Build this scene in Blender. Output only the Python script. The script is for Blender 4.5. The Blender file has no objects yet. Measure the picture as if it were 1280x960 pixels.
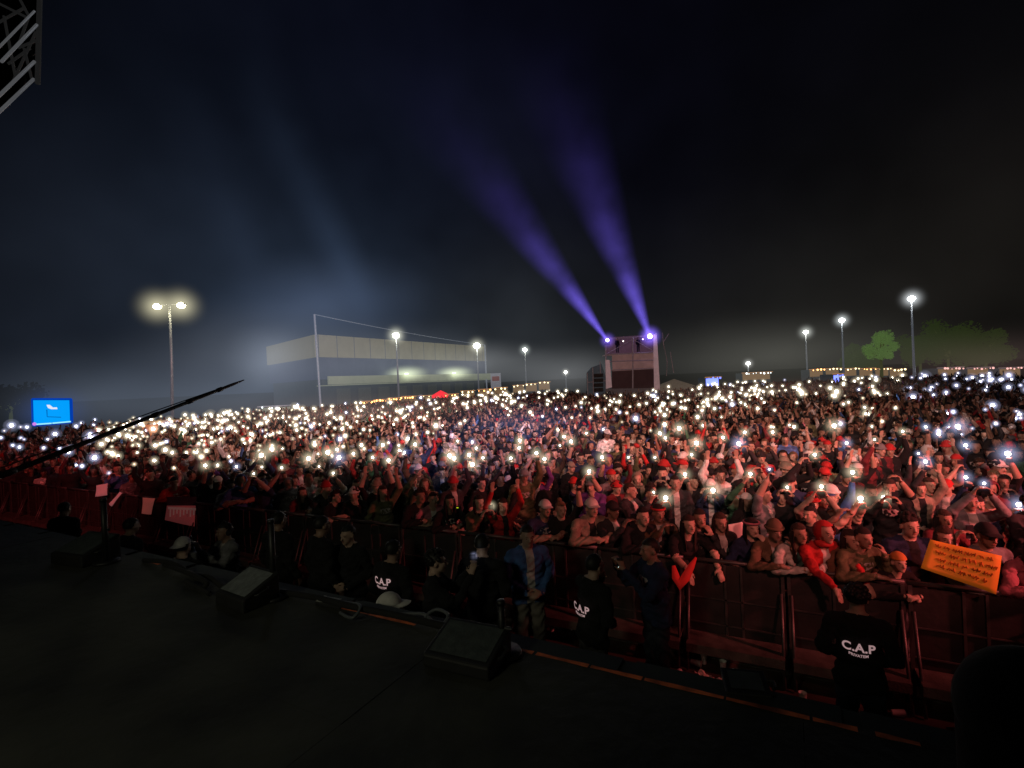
import bpy, bmesh, math, random
import numpy as np
from mathutils import Vector, Matrix, Euler, Quaternion
R = random.Random(11)
NR = np.random.default_rng(5)
rad = math.radians
PI = math.pi
sc = bpy.context.scene
col = sc.collection

# ------------------------------------------------------------------ camera
F = 640.0
CZ = 3.4
A = rad(2.6)
cam = bpy.data.cameras.new('camera')
cam.sensor_width = 36; cam.lens = 18; cam.clip_start = 0.05; cam.clip_end = 3000
camo = bpy.data.objects.new('camera', cam); col.objects.link(camo)
TL = rad(0.36)
rgt = Vector((math.cos(A), 0, -math.sin(A)))
fwd = Vector((0, math.cos(TL), -math.sin(TL)))
upv = rgt.cross(fwd).normalized()
rgt = fwd.cross(upv).normalized()
CM = Matrix((rgt, upv, -fwd)).transposed()
camo.matrix_world = Matrix.Translation((0, 0, CZ)) @ CM.to_4x4()
sc.camera = camo
CI = CM.transposed()

def ray(px, py):
    return rgt * ((px - 640) / F) + upv * ((480 - py) / F) + fwd
def P(px, py, d):
    "point seen at photo pixel px,py at view depth d"
    return Vector((0, 0, CZ)) + ray(px, py) * d
def G(px, py, z):
    "point at height z seen at photo pixel"
    r = ray(px, py)
    k = (z - CZ) / r.z
    return Vector((0, 0, CZ)) + r * k
def proj(v):
    c = CI @ (Vector(v) - Vector((0, 0, CZ)))
    if c.z > -0.01: return None
    return (640 + F * c.x / -c.z, 480 - F * c.y / -c.z, -c.z)

# ------------------------------------------------------------------ materials
MATS = {}
def mathn(nt, op, a, b=None, clamp=False):
    n = nt.nodes.new('ShaderNodeMath'); n.operation = op; n.use_clamp = clamp
    for i, v in enumerate((a, b)):
        if v is None: continue
        if isinstance(v, (int, float)): n.inputs[i].default_value = v
        else: nt.links.new(v, n.inputs[i])
    return n.outputs[0]
def mat(name, c=(0.5, 0.5, 0.5), rough=0.6, metal=0.0, var=0.25, scale=6.0, bump=0.0, src=None, emis=None, es=0.0, bscale=None):
    """procedural principled: base colour (constant, or object colour) broken by noise"""
    if name in MATS: return MATS[name]
    m = bpy.data.materials.new(name); m.use_nodes = True
    nt = m.node_tree; N = nt.nodes; L = nt.links
    b = N['Principled BSDF']
    b.inputs['Roughness'].default_value = rough
    b.inputs['Metallic'].default_value = metal
    tc = N.new('ShaderNodeTexCoord')
    nz = N.new('ShaderNodeTexNoise'); nz.inputs['Scale'].default_value = scale; nz.inputs['Detail'].default_value = 5
    L.new(tc.outputs['Object'], nz.inputs['Vector'])
    mr = N.new('ShaderNodeMapRange')
    mr.inputs['From Min'].default_value = 0.3; mr.inputs['From Max'].default_value = 0.7
    mr.inputs['To Min'].default_value = 1 - var; mr.inputs['To Max'].default_value = 1 + var
    L.new(nz.outputs['Fac'], mr.inputs['Value'])
    mx = N.new('ShaderNodeVectorMath'); mx.operation = 'SCALE'
    if src == 'object':
        oi = N.new('ShaderNodeObjectInfo'); L.new(oi.outputs['Color'], mx.inputs[0])
    elif src == 'attr':
        at = N.new('ShaderNodeAttribute'); at.attribute_name = 'Tint'; L.new(at.outputs['Color'], mx.inputs[0])
    elif src in ('skin', 'hair', 'trouser'):
        oi = N.new('ShaderNodeObjectInfo'); cr = N.new('ShaderNodeValToRGB')
        pal = {'skin': [(0, (0.28, 0.16, 0.11)), (0.4, (0.40, 0.26, 0.19)), (0.75, (0.50, 0.34, 0.26)), (1, (0.19, 0.10, 0.07))],
               'hair': [(0, (0.006, 0.005, 0.005)), (0.7, (0.016, 0.010, 0.007)), (0.92, (0.04, 0.022, 0.012)), (1, (0.16, 0.10, 0.05))],
               'trouser': [(0, (0.015, 0.015, 0.018)), (0.4, (0.03, 0.04, 0.07)), (0.7, (0.10, 0.10, 0.10)), (1, (0.2, 0.17, 0.13))]}[src]
        while len(cr.color_ramp.elements) < len(pal): cr.color_ramp.elements.new(0.5)
        for e, (p_, c_) in zip(cr.color_ramp.elements, pal): e.position = p_; e.color = (*c_, 1)
        L.new(oi.outputs['Random'], cr.inputs['Fac']); L.new(cr.outputs['Color'], mx.inputs[0])
    else:
        mx.inputs[0].default_value = c
    if name == 'shirt_cloth':
        sp_ = N.new('ShaderNodeSeparateXYZ'); L.new(tc.outputs['Object'], sp_.inputs[0])
        ax = mathn(nt, 'ABSOLUTE', sp_.outputs[0]); rnd = oi.outputs['Random']
        front = mathn(nt, 'LESS_THAN', sp_.outputs[1], -.02)
        # open jacket over a darker or paler shirt
        opn = mathn(nt, 'MULTIPLY', mathn(nt, 'LESS_THAN', ax, .045), mathn(nt, 'MULTIPLY', front, mathn(nt, 'GREATER_THAN', rnd, .45)))
        # chest print
        cz = mathn(nt, 'LESS_THAN', mathn(nt, 'ABSOLUTE', mathn(nt, 'SUBTRACT', sp_.outputs[2], 1.27)), .045)
        prn = N.new('ShaderNodeTexNoise'); prn.inputs['Scale'].default_value = 28; prn.inputs['Detail'].default_value = 0; L.new(tc.outputs['Object'], prn.inputs['Vector'])
        cz = mathn(nt, 'MULTIPLY', cz, mathn(nt, 'GREATER_THAN', prn.outputs['Fac'], .5))
        prt = mathn(nt, 'MULTIPLY', mathn(nt, 'MULTIPLY', cz, mathn(nt, 'LESS_THAN', ax, .085)), mathn(nt, 'MULTIPLY', front, mathn(nt, 'LESS_THAN', rnd, .3)))
        # hem and cuff bands
        hem = mathn(nt, 'LESS_THAN', sp_.outputs[2], .84)
        sh = N.new('ShaderNodeMix'); sh.data_type = 'RGBA'; L.new(opn, sh.inputs['Factor']); L.new(oi.outputs['Color'], sh.inputs['A'])
        cr = N.new('ShaderNodeValToRGB'); cr.color_ramp.interpolation = 'CONSTANT'
        cr.color_ramp.elements[0].color = (.01, .01, .012, 1); cr.color_ramp.elements[1].position = .8; cr.color_ramp.elements[1].color = (.45, .42, .40, 1)
        L.new(rnd, cr.inputs['Fac']); L.new(cr.outputs['Color'], sh.inputs['B'])
        s2 = N.new('ShaderNodeMix'); s2.data_type = 'RGBA'; L.new(prt, s2.inputs['Factor']); L.new(sh.outputs['Result'], s2.inputs['A']); s2.inputs['B'].default_value = (.35, .33, .32, 1)
        s3 = N.new('ShaderNodeMix'); s3.data_type = 'RGBA'; L.new(mathn(nt, 'MULTIPLY', hem, .6), s3.inputs['Factor']); L.new(s2.outputs['Result'], s3.inputs['A']); s3.inputs['B'].default_value = (.008, .008, .009, 1)
        L.new(s3.outputs['Result'], mx.inputs[0])
    L.new(mr.outputs['Result'], mx.inputs['Scale'])
    L.new(mx.outputs['Vector'], b.inputs['Base Color'])
    if bump:
        n2 = N.new('ShaderNodeTexNoise'); n2.inputs['Scale'].default_value = bscale or scale * 3; n2.inputs['Detail'].default_value = 6
        L.new(tc.outputs['Object'], n2.inputs['Vector'])
        bp = N.new('ShaderNodeBump'); bp.inputs['Strength'].default_value = bump; bp.inputs['Distance'].default_value = 0.02
        L.new(n2.outputs['Fac'], bp.inputs['Height']); L.new(bp.outputs['Normal'], b.inputs['Normal'])
    if emis:  # glow given to surfaces that are no lamps, in place of falling light
        b.inputs['Emission Color'].default_value = (*emis, 1); b.inputs['Emission Strength'].default_value = es
    MATS[name] = m
    return m

def emat(name, c, s, sample=True):
    if name in MATS: return MATS[name]
    m = bpy.data.materials.new(name); m.use_nodes = True
    nt = m.node_tree; nt.nodes.clear()
    e = nt.nodes.new('ShaderNodeEmission'); o = nt.nodes.new('ShaderNodeOutputMaterial')
    e.inputs[0].default_value = (*c, 1); e.inputs[1].default_value = s
    nt.links.new(e.outputs[0], o.inputs['Surface'])
    if not sample: m.cycles.emission_sampling = 'NONE'
    MATS[name] = m
    return m

def vol_out(m, nt, estr_socket, c, absd=0.0005):
    N = nt.nodes; L = nt.links
    e = N.new('ShaderNodeEmission'); e.inputs[0].default_value = (*c, 1)
    if estr_socket is not None: L.new(estr_socket, e.inputs[1])
    ab = N.new('ShaderNodeVolumeAbsorption'); ab.inputs['Density'].default_value = absd
    ad = N.new('ShaderNodeAddShader'); o = N.new('ShaderNodeOutputMaterial')
    L.new(e.outputs[0], ad.inputs[0]); L.new(ab.outputs[0], ad.inputs[1]); L.new(ad.outputs[0], o.inputs['Volume'])
    m.cycles.emission_sampling = 'NONE'
    return e
def vmat_flat(name, c, s):
    "evenly glowing volume, for halos put in round torches"
    if name in MATS: return MATS[name]
    m = bpy.data.materials.new(name); m.use_nodes = True; nt = m.node_tree; nt.nodes.clear()
    e = vol_out(m, nt, None, c); e.inputs[1].default_value = s
    m.cycles.homogeneous_volume = True
    MATS[name] = m
    return m
def vmat_ball(name, c, s, power=3.0, noise=0.0, nscale=1.5):
    "self-glowing mist that thins outwards in a unit sphere (object scaled)"
    if name in MATS: return MATS[name]
    m = bpy.data.materials.new(name); m.use_nodes = True; nt = m.node_tree; nt.nodes.clear()
    tc = nt.nodes.new('ShaderNodeTexCoord')
    ln = nt.nodes.new('ShaderNodeVectorMath'); ln.operation = 'LENGTH'; nt.links.new(tc.outputs['Object'], ln.inputs[0])
    f = mathn(nt, 'SUBTRACT', 1.0, ln.outputs['Value'], True)
    f = mathn(nt, 'POWER', f, power)
    if noise:
        nz = nt.nodes.new('ShaderNodeTexNoise'); nz.inputs['Scale'].default_value = nscale; nz.inputs['Detail'].default_value = 2
        nt.links.new(tc.outputs['Object'], nz.inputs['Vector'])
        g = mathn(nt, 'SUBTRACT', nz.outputs['Fac'], 0.5); g = mathn(nt, 'MULTIPLY', g, noise * 4); g = mathn(nt, 'ADD', g, 1.0)
        g = mathn(nt, 'MAXIMUM', g, 0.0)
        f = mathn(nt, 'MULTIPLY', f, g)
    f = mathn(nt, 'MULTIPLY', f, s)
    vol_out(m, nt, f, c)
    MATS[name] = m
    return m
def vmat_beam(name, c, s, r0, r1, Ln, fall, noise=0.5, nscale=0.25, soft=1.6, start=0.0):
    m = bpy.data.materials.new(name); m.use_nodes = True; nt = m.node_tree; nt.nodes.clear()
    tc = nt.nodes.new('ShaderNodeTexCoord'); sp = nt.nodes.new('ShaderNodeSeparateXYZ')
    nt.links.new(tc.outputs['Object'], sp.inputs[0])
    x2 = mathn(nt, 'MULTIPLY', sp.outputs[0], sp.outputs[0]); y2 = mathn(nt, 'MULTIPLY', sp.outputs[1], sp.outputs[1])
    r = mathn(nt, 'SQRT', mathn(nt, 'ADD', x2, y2))
    z = sp.outputs[2]
    rr = mathn(nt, 'ADD', mathn(nt, 'MULTIPLY', z, (r1 - r0) / Ln), r0)
    q = mathn(nt, 'POWER', mathn(nt, 'SUBTRACT', 1.0, mathn(nt, 'DIVIDE', r, rr), True), soft)
    e = mathn(nt, 'EXPONENT', mathn(nt, 'MULTIPLY', z, -1.0 / fall))
    e = mathn(nt, 'ADD', mathn(nt, 'MULTIPLY', e, .93), mathn(nt, 'MULTIPLY', mathn(nt, 'EXPONENT', mathn(nt, 'MULTIPLY', z, -.4 / fall)), .045))
    f = mathn(nt, 'MULTIPLY', q, e)
    end = mathn(nt, 'POWER', mathn(nt, 'SUBTRACT', 1.0, mathn(nt, 'DIVIDE', z, Ln), True), 0.7)
    f = mathn(nt, 'MULTIPLY', f, end)
    if start: f = mathn(nt, 'MULTIPLY', f, mathn(nt, 'DIVIDE', z, start, True))
    f = mathn(nt, 'DIVIDE', f, mathn(nt, 'POWER', rr, 0.75))
    nz = nt.nodes.new('ShaderNodeTexNoise'); nz.inputs['Scale'].default_value = nscale; nz.inputs['Detail'].default_value = 3
    nt.links.new(tc.outputs['Object'], nz.inputs['Vector'])
    g = mathn(nt, 'MAXIMUM', mathn(nt, 'ADD', mathn(nt, 'MULTIPLY', mathn(nt, 'SUBTRACT', nz.outputs['Fac'], 0.5), noise * 4), 1.0), 0.0)
    f = mathn(nt, 'MULTIPLY', mathn(nt, 'MULTIPLY', f, g), s)
    vol_out(m, nt, f, c, 0.0003)
    return m

# ------------------------------------------------------------------ mesh helpers
class MB:
    def __init__(s): s.v = []; s.f = []; s.m = []
    def add(s, vs, fs, mi=0):
        o = len(s.v); s.v += [tuple(v) for v in vs]; s.f += [tuple(i + o for i in f) for f in fs]; s.m += [mi] * len(fs)
    def box(s, lo, hi, mi=0, M=None):
        x0, y0, z0 = lo; x1, y1, z1 = hi
        vs = [Vector(p) for p in ((x0,y0,z0),(x1,y0,z0),(x1,y1,z0),(x0,y1,z0),(x0,y0,z1),(x1,y0,z1),(x1,y1,z1),(x0,y1,z1))]
        if M is not None: vs = [M @ v for v in vs]
        s.add(vs, [(0,3,2,1),(4,5,6,7),(0,1,5,4),(1,2,6,5),(2,3,7,6),(3,0,4,7)], mi)
    def tube(s, pts, r, n=8, mi=0, cap=True):
        pts = [Vector(p) for p in pts]
        rs = r if isinstance(r, (list, tuple)) else [r] * len(pts)
        rings = []
        up = Vector((0, 0, 1))
        for i, p in enumerate(pts):
            a = pts[max(0, i - 1)]; b = pts[min(len(pts) - 1, i + 1)]
            d = (b - a).normalized()
            u = d.cross(up)
            if u.length < 0.1: u = d.cross(Vector((1, 0, 0)))
            u.normalize(); w = u.cross(d)
            rings.append([p + (u * math.cos(2*PI*k/n) + w * math.sin(2*PI*k/n)) * rs[i] for k in range(n)])
        vs = [v for rg in rings for v in rg]; fs = []
        for i in range(len(pts) - 1):
            for k in range(n):
                k2 = (k + 1) % n
                fs.append((i*n + k, (i+1)*n + k, (i+1)*n + k2, i*n + k2))
        if cap: fs += [tuple(range(n)), tuple((len(pts)-1)*n + k for k in range(n-1, -1, -1))]
        s.add(vs, fs, mi)
    def ball(s, c, r, mi=0, nu=12, nv=8, M=None):
        rx, ry, rz = (r, r, r) if isinstance(r, (int, float)) else r
        c = Vector(c); vs = []
        for j in range(1, nv):
            t = PI * j / nv
            for k in range(nu):
                a = 2*PI*k/nu
                vs.append(Vector((rx*math.sin(t)*math.cos(a), ry*math.sin(t)*math.sin(a), rz*math.cos(t))))
        top = len(vs); vs += [Vector((0,0,rz)), Vector((0,0,-rz))]
        if M is not None: vs = [M @ v for v in vs]
        vs = [v + c for v in vs]
        fs = []
        for j in range(nv - 2):
            for k in range(nu):
                k2 = (k+1) % nu
                fs.append((j*nu+k, (j+1)*nu+k, (j+1)*nu+k2, j*nu+k2))
        for k in range(nu):
            k2 = (k+1) % nu
            fs.append((top, k, k2)); fs.append((top+1, (nv-2)*nu+k2, (nv-2)*nu+k))
        s.add(vs, fs, mi)
    def mesh(s, name, mats, smooth=False):
        keep = sorted({i for f in s.f for i in f}); ix = {k: i for i, k in enumerate(keep)}
        if len(keep) < len(s.v): s.v = [s.v[k] for k in keep]; s.f = [tuple(ix[i] for i in f) for f in s.f]
        me = bpy.data.meshes.new(name); me.from_pydata(s.v, [], s.f)
        for m in (mats if isinstance(mats, (list, tuple)) else [mats]): me.materials.append(m)
        me.polygons.foreach_set('material_index', s.m)
        if smooth: me.polygons.foreach_set('use_smooth', [True] * len(s.f))
        me.update()
        return me
    def build(s, name, mats, parent=None, smooth=False, bevel=0.0, loc=None):
        o = bpy.data.objects.new(name, s.mesh(name, mats, smooth)); col.objects.link(o)
        if parent is not None: o.parent = parent
        if loc is not None: o.location = loc
        if bevel:
            b = o.modifiers.new('bevel', 'BEVEL'); b.width = bevel; b.segments = 2; b.limit_method = 'ANGLE'
        return o
def ob(name, me, parent=None, loc=None):
    o = bpy.data.objects.new(name, me); col.objects.link(o)
    if parent is not None: o.parent = parent
    if loc is not None: o.location = loc
    return o
def tag(o, label=None, cat=None, group=None, kind=None):
    if label: o['label'] = label
    if cat: o['category'] = cat
    if group: o['group'] = group
    if kind: o['kind'] = kind
    return o
def thing(name, label, cat, loc=(0,0,0), rz=0.0, group=None):
    o = bpy.data.objects.new(name, None); col.objects.link(o); o.location = loc; o.rotation_euler = (0, 0, rz)
    return tag(o, label, cat, group)
def dup(o, parent=None):
    c = o.copy(); col.objects.link(c)
    if parent is not None: c.parent = parent
    for ch in o.children: dup(ch, c)
    return c
def orient(o, frm, to):
    "local +Z from FRM towards TO"
    d = (Vector(to) - Vector(frm)).normalized()
    o.location = frm; o.rotation_euler = d.to_track_quat('Z', 'Y').to_euler()
UB = MB(); UB.ball((0,0,0), 1.0, nu=16, nv=10)
def mist(name, m, loc, r, parent=None, rot=None):
    me = UB.mesh(name, m); o = ob(name, me, parent, loc)
    o.scale = (r, r, r) if isinstance(r, (int, float)) else r
    if rot: o.rotation_euler = rot
    return o

# ------------------------------------------------------------------ setting frame
FA = G(1250, 741, 1.18); FB = G(0, 601, 1.18)
T = (FB - FA); T.z = 0; T.normalize()                 # along the barrier, towards the far left
NV = Vector((-T.y, T.x, 0)) 
if NV.y < 0: NV = -NV                                  # away from the stage
FN = FA.dot(NV)                                        # barrier line: p.NV = FN
def FP(s, n, z=0.0): return T * s + NV * n + Vector((0, 0, z))
SZ = 1.75
SE1 = G(1150, 927, SZ); SE2 = G(0, 657, SZ)
ST = (SE2 - SE1); ST.z = 0; ST.normalize()
SN = Vector((-ST.y, ST.x, 0))
if SN.y < 0: SN = -SN
SEn = SE1.dot(SN) + .17
def SP(s, n, z=0.0): return ST * s + SN * (SEn + n) + Vector((0, 0, z))
RZ_F = math.atan2(-T.y, -T.x)                          # local +X along -T (to the viewer's right)
RZ_S = math.atan2(-ST.y, -ST.x)
AW = [0.0]

# ------------------------------------------------------------------ people: body meshes
SKIN = mat('skin', src='skin', rough=0.5, var=0.12, scale=9)
TOP = mat('shirt_cloth', src='object', rough=0.95, var=0.45, scale=9, bump=0.9, bscale=14)
TRO = mat('trouser_cloth', src='trouser', rough=0.85, var=0.25, scale=8)
SHO = mat('shoe_leather', (0.03, 0.03, 0.032), rough=0.6)
HAIR = mat('hair_strands', src='hair', rough=.9, var=0.5, scale=30, bump=0.5, bscale=60)
HAIRB = mat('black_hair', (.008, .007, .006), rough=.6, var=.4, scale=30)
HATM = mat('hat_cloth', src='object', rough=0.85, var=0.2, scale=10)
EYE = mat('eye_dark', (0.012, 0.01, 0.01), rough=0.2, var=0)
LIP = mat('lip', (0.28, 0.09, 0.08), rough=0.5, var=0.1)
BLK = mat('black_cloth', (0.012, 0.012, 0.014), rough=0.9, var=0.3)
LET = mat('glowing_print', (0.8, 0.8, 0.8), rough=0.5, var=0.1, emis=(1, 0.62, 0.64), es=0.30)  # shine of the print put in as a faint pink glow

def V(*a): return Vector(a)
def capsule(m, a, b, ra, rb, n=14):
    a = V(*a); b = V(*b); d = (b - a); L_ = d.length; d.normalize()
    pts = []; rs = []
    for k in range(5):
        t = PI/2 * (1 - k/4.0)
        pts.append(a - d * ra * math.sin(t) * 0.999); rs.append(max(0.002, ra * math.cos(t)))
    for k in range(5):
        t = PI/2 * (k/4.0)
        pts.append(b + d * rb * math.sin(t) * 0.999); rs.append(max(0.002, rb * math.cos(t)))
    u = d.cross(V(0,0,1))
    if u.length < 0.05: u = d.cross(V(1,0,0))
    u.normalize(); w = u.cross(d)
    vs = [p + (u*math.cos(2*PI*k/n) + w*math.sin(2*PI*k/n)) * r for p, r in zip(pts, rs) for k in range(n)]
    fs = []
    for i in range(len(pts) - 1):
        for k in range(n):
            k2 = (k+1) % n; fs.append((i*n+k, i*n+k2, (i+1)*n+k2, (i+1)*n+k))
    fs += [tuple(range(n-1, -1, -1)), tuple((len(pts)-1)*n + k for k in range(n))]
    m.add(vs, fs)

# pose: elbow/wrist for right(+x... viewer's left) and left arm, finger direction, palm normal, curl; torso lean; head yaw/pitch
ID_R = dict(e=(.245, .03, 1.10), w=(.235, -.10, .87), d=(0, -.25, -1), n=(-1, 0, 0), c=.5)
UPO = dict(e=(.30, -.06, 1.60), w=(.22, -.13, 1.84), d=(-.05, -.15, 1), n=(0, -1, 0), c=.12)
UPG = dict(e=(.28, -.08, 1.60), w=(.22, -.18, 1.84), d=(-.1, -.35, .9), n=(0, -.8, -.5), c=.85)
FLM = dict(e=(.23, -.20, 1.20), w=(.10, -.38, 1.44), d=(-.35, -.25, .9), n=(-1, -.2, 0), c=.6)
FLH = dict(e=(.25, -.24, 1.50), w=(.09, -.34, 1.72), d=(-.35, -.2, .9), n=(-1, -.2, 0), c=.6)
LEA = dict(e=(.30, -.20, 1.19), w=(.08, -.40, 1.25), d=(-1, -.12, -.1), n=(0, 0, -1), c=.3)
CLA = dict(e=(.27, .03, 1.12), w=(.09, -.20, .99), d=(-.9, -.3, -.2), n=(0, .6, -.4), c=.6)
MOU = dict(e=(.22, -.20, 1.16), w=(.09, -.22, 1.40), d=(-.4, .25, .9), n=(-.3, 1, 0), c=.5)
REA = dict(e=(.26, -.26, 1.26), w=(.20, -.48, 1.12), d=(-.1, -.6, -.7), n=(0, .3, -1), c=.25)
CHK = dict(e=(.22, -.22, 1.22), w=(.13, -.28, 1.42), d=(.1, .5, .8), n=(-.6, .9, 0), c=.7)
def mir(a): return dict(e=(-a['e'][0], a['e'][1], a['e'][2]), w=(-a['w'][0], a['w'][1], a['w'][2]), d=(-a['d'][0], a['d'][1], a['d'][2]), n=(-a['n'][0], a['n'][1], a['n'][2]), c=a['c'])
POSES = {
    'idle': (ID_R, mir(ID_R), .02, .05), 'torch': (UPG, mir(ID_R), .02, .15), 'torch_left': (ID_R, mir(UPG), .0, .12),
    'cheer': (UPO, mir(UPO), .0, .2), 'film': (FLM, mir(FLM), .02, .0), 'film_high': (FLH, mir(FLH), .0, .15),
    'lean': (LEA, mir(LEA), .20, -.05), 'clasp': (CLA, mir(CLA), .03, .1), 'wave': (UPO, mir(CLA), .02, .1),
    'mouth': (MOU, mir(CLA), .05, .0), 'reach': (REA, mir(REA), .20, .0), 'cheek': (CHK, mir(LEA), .18, .05),
}
def make_body(pose, fem):
    ra, la, lean, hp = POSES[pose]
    prims = []   # (kind, a, b, ra, rb, tag)
    def cp(a, b, r1, r2, t): prims.append(('c', tuple(a), tuple(b), r1, r2, t))
    def el(c, r, t): prims.append(('e', tuple(c), tuple(r), 0, 0, t))
    ly = lambda z: -lean * max(0, (z - .95)) / .55
    def sh(p): return V(p[0], p[1] + 0, p[2])
    sw = .165 if fem else .188
    el((0, ly(.98), .96), (.185, .140, .14) if not fem else (.180, .138, .13), 'top')
    cp((-.10, ly(.9), .88), (.10, ly(.9), .88), .105, .105, 'top')
    cp((-.05, ly(1.12), 1.10), (.05, ly(1.12), 1.10), .128, .128, 'top')
    el((0, ly(1.12), 1.12), (.175, .128, .19) if not fem else (.158, .120, .17), 'top')
    el((0, ly(1.28)-.005, 1.28), (.190, .130, .165) if not fem else (.168, .125, .15), 'top')
    cp((-.06, ly(1.42)+.03, 1.43), (.06, ly(1.42)+.03, 1.43), .052, .052, 'top')
    if fem: el((.065, ly(1.26)-.085, 1.25), (.058, .05, .055), 'top'); el((-.065, ly(1.26)-.085, 1.25), (.058, .05, .055), 'top')
    zs = 1.385
    cp((-sw+.02, ly(zs)+.01, zs-.01), (sw-.02, ly(zs)+.01, zs-.01), .070, .070, 'top')
    cp((-.09, ly(1.40)+.015, 1.40), (.09, ly(1.40)+.015, 1.40), .06, .06, 'top')
    ny = ly(1.44)
    cp((0, ny+.012, 1.38), (0, ny-.005-lean*.1, 1.51), .060, .058, 'skin')
    # head, built at origin then moved
    hc = V(0, ny - .02 - lean*.2, 1.572)
    HM = Matrix.Translation(hc) @ Matrix.Rotation(hp * .6, 4, 'X')   # + tips the chin up... toward the stage
    def h(p): return HM @ V(*p)
    el(h((0, .012, .028)), (.074, .092, .088), 'skin'); el(h((0, -.035, -.028)), (.060, .055, .072), 'skin')
    el(h((0, -.058, -.078)), (.032, .028, .026), 'skin'); el(h((0, -.075, .028)), (.052, .02, .016), 'skin')
    cp(h((0, -.088, .02)), h((0, -.108, -.022)), .009, .015, 'skin'); cp(h((-.03, -.068, -.006)), h((.03, -.068, -.006)), .02, .02, 'skin')
    el(h((.076, .01, -.005)), (.012, .02, .03), 'skin'); el(h((-.076, .01, -.005)), (.012, .02, .03), 'skin')
    for sx in (1, -1):
        hip = V(sx*.088, .0, .92); kn = V(sx*.10, -.02, .49); an = V(sx*.105, .02, .09)
        cp(hip, kn, .098, .074, 'tro'); cp(kn, an, .074, .062, 'tro')
        cp(an + V(0, .02, -.045), an + V(0, -.14, -.055), .038, .032, 'shoe')
        arm = ra if sx > 0 else la
        S = V(sx*sw, ly(zs)+.005, zs-.012)
        E = V(*arm['e']); E.y += ly(1.2)*.8; W = V(*arm['w']); W.y += ly(1.2)*.8
        k = .93 if fem else 1.0
        cp(S, E, .066*k, .060*k, 'top'); cp(E, E.lerp(W, .9), .054*k, .040*k, 'sleeve'); cp(E, W, .040*k, .030*k, 'sleeve')
        d = V(*arm['d']).normalized(); n = V(*arm['n']); n = (n - d*n.dot(d)).normalized(); s_ = d.cross(n)
        if (s_.x * sx) > 0 and abs(s_.x) > .3: s_ = -s_
        cp(W - d*.01, W + d*.03, .026, .026, 'hand')
        pc = W + d*.055
        for o_ in (-.022, -.007, .008, .023):
            cp(W + d*.025 + s_*o_*.7, pc + d*.03 + s_*o_, .014, .0125, 'hand')
        c = arm['c']
        for i, (o_, fl) in enumerate(((-.027, .060), (-.009, .074), (.009, .078), (.027, .070))):
            base = pc + d*.033 + s_*o_
            d1 = (d*math.cos(c*1.0) + n*math.sin(c*1.0) + s_*o_*(2.5*(1-c))).normalized()
            d2 = (d*math.cos(c*2.2) + n*math.sin(c*2.2) + s_*o_*(2*(1-c))).normalized()
            m1 = base + d1*fl*.52; m2 = m1 + d2*fl*.48
            cp(base, m1, .0105, .0098, 'hand'); cp(m1, m2, .0098, .0085, 'hand')
        tb = W + d*.03 + s_*.028; t1 = tb + (d*.5 + s_*.8 + n*.3).normalized()*.035; t2 = t1 + (d*.85 + s_*.25 + n*(.4+c*.4)).normalized()*.032
        cp(tb, t1, .013, .0115, 'hand'); cp(t1, t2, .0115, .009, 'hand')
        if sx > 0: PR = (W + d*.07 + n*.03, d.copy(), n.copy())
        else: PL = (W + d*.07 + n*.03, d.copy(), n.copy())
    m = MB()
    for k, a, b, r1, r2, t in prims:
        if k == 'c': capsule(m, a, b, r1, r2)
        else: m.ball(a, b, nu=18, nv=12, M=(HM.to_3x3() if a[2] > 1.5 else None))
    me = m.mesh('body_raw', SKIN)
    o = bpy.data.objects.new('raw', me); col.objects.link(o)
    rm = o.modifiers.new('r', 'REMESH'); rm.mode = 'VOXEL'; rm.voxel_size = .0105; rm.adaptivity = 0
    sm = o.modifiers.new('s', 'SMOOTH'); sm.factor = .5; sm.iterations = 2
    dg = bpy.context.evaluated_depsgraph_get(); dg.update()
    out = bpy.data.meshes.new_from_object(o.evaluated_get(dg), depsgraph=dg)
    bpy.data.objects.remove(o); bpy.data.meshes.remove(me)
    out.name = 'person_' + pose
    nf = len(out.polygons); nv = len(out.vertices)
    co = np.empty(nv*3); out.vertices.foreach_get('co', co); co = co.reshape(-1, 3)
    # cloth folds
    amp = (.008*np.sin(co[:,2]*38 + co[:,0]*21 + 2*np.sin(co[:,1]*17)) + .005*np.sin(co[:,2]*71 - co[:,0]*47 + 3*np.sin(co[:,1]*29+co[:,2]*9))) * ((co[:,2] < 1.36) & (co[:,2] > .12))
    cc = np.empty(nf*3); out.polygons.foreach_get('center', cc); cc = cc.reshape(-1, 3)
    best = np.full(nf, 1e9); tg = np.zeros(nf, int)
    names = ['skin', 'top', 'sleeve', 'tro', 'shoe', 'hand']
    for k, a, b, r1, r2, t in prims:
        a = np.array(a); b = np.array(b)
        if k == 'c':
            ab = b - a; tt = np.clip(((cc - a) @ ab) / (ab @ ab), 0, 1)
            dd = np.linalg.norm(cc - (a + tt[:, None]*ab), axis=1) - (r1 + (r2 - r1)*tt)
        else:
            dd = (np.linalg.norm((cc - a)/b, axis=1) - 1) * b.min()
        if t == 'skin' : dd = dd - (.004 if a[2] > 1.45 else 0)
        w = dd < best; best[w] = dd[w]; tg[w] = names.index(t)
    head = cc[:, 2] > 1.475 + 0
    rem = np.array([0, 1, 2, 3, 4, 0])   # slots: 0 skin 1 top 2 sleeve 3 trousers 4 shoes
    out.materials.clear()
    for mm in (SKIN, TOP, TOP, TRO, SHO): out.materials.append(mm)
    fn = rem[tg]
    near_head = np.abs(cc[:, 0]) < .09
    fn[(cc[:, 2] > 1.47) & near_head & (cc[:, 1] > ny - .16) & (fn == 1)] = 0
    out.polygons.foreach_set('material_index', fn.astype(np.int32))
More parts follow.
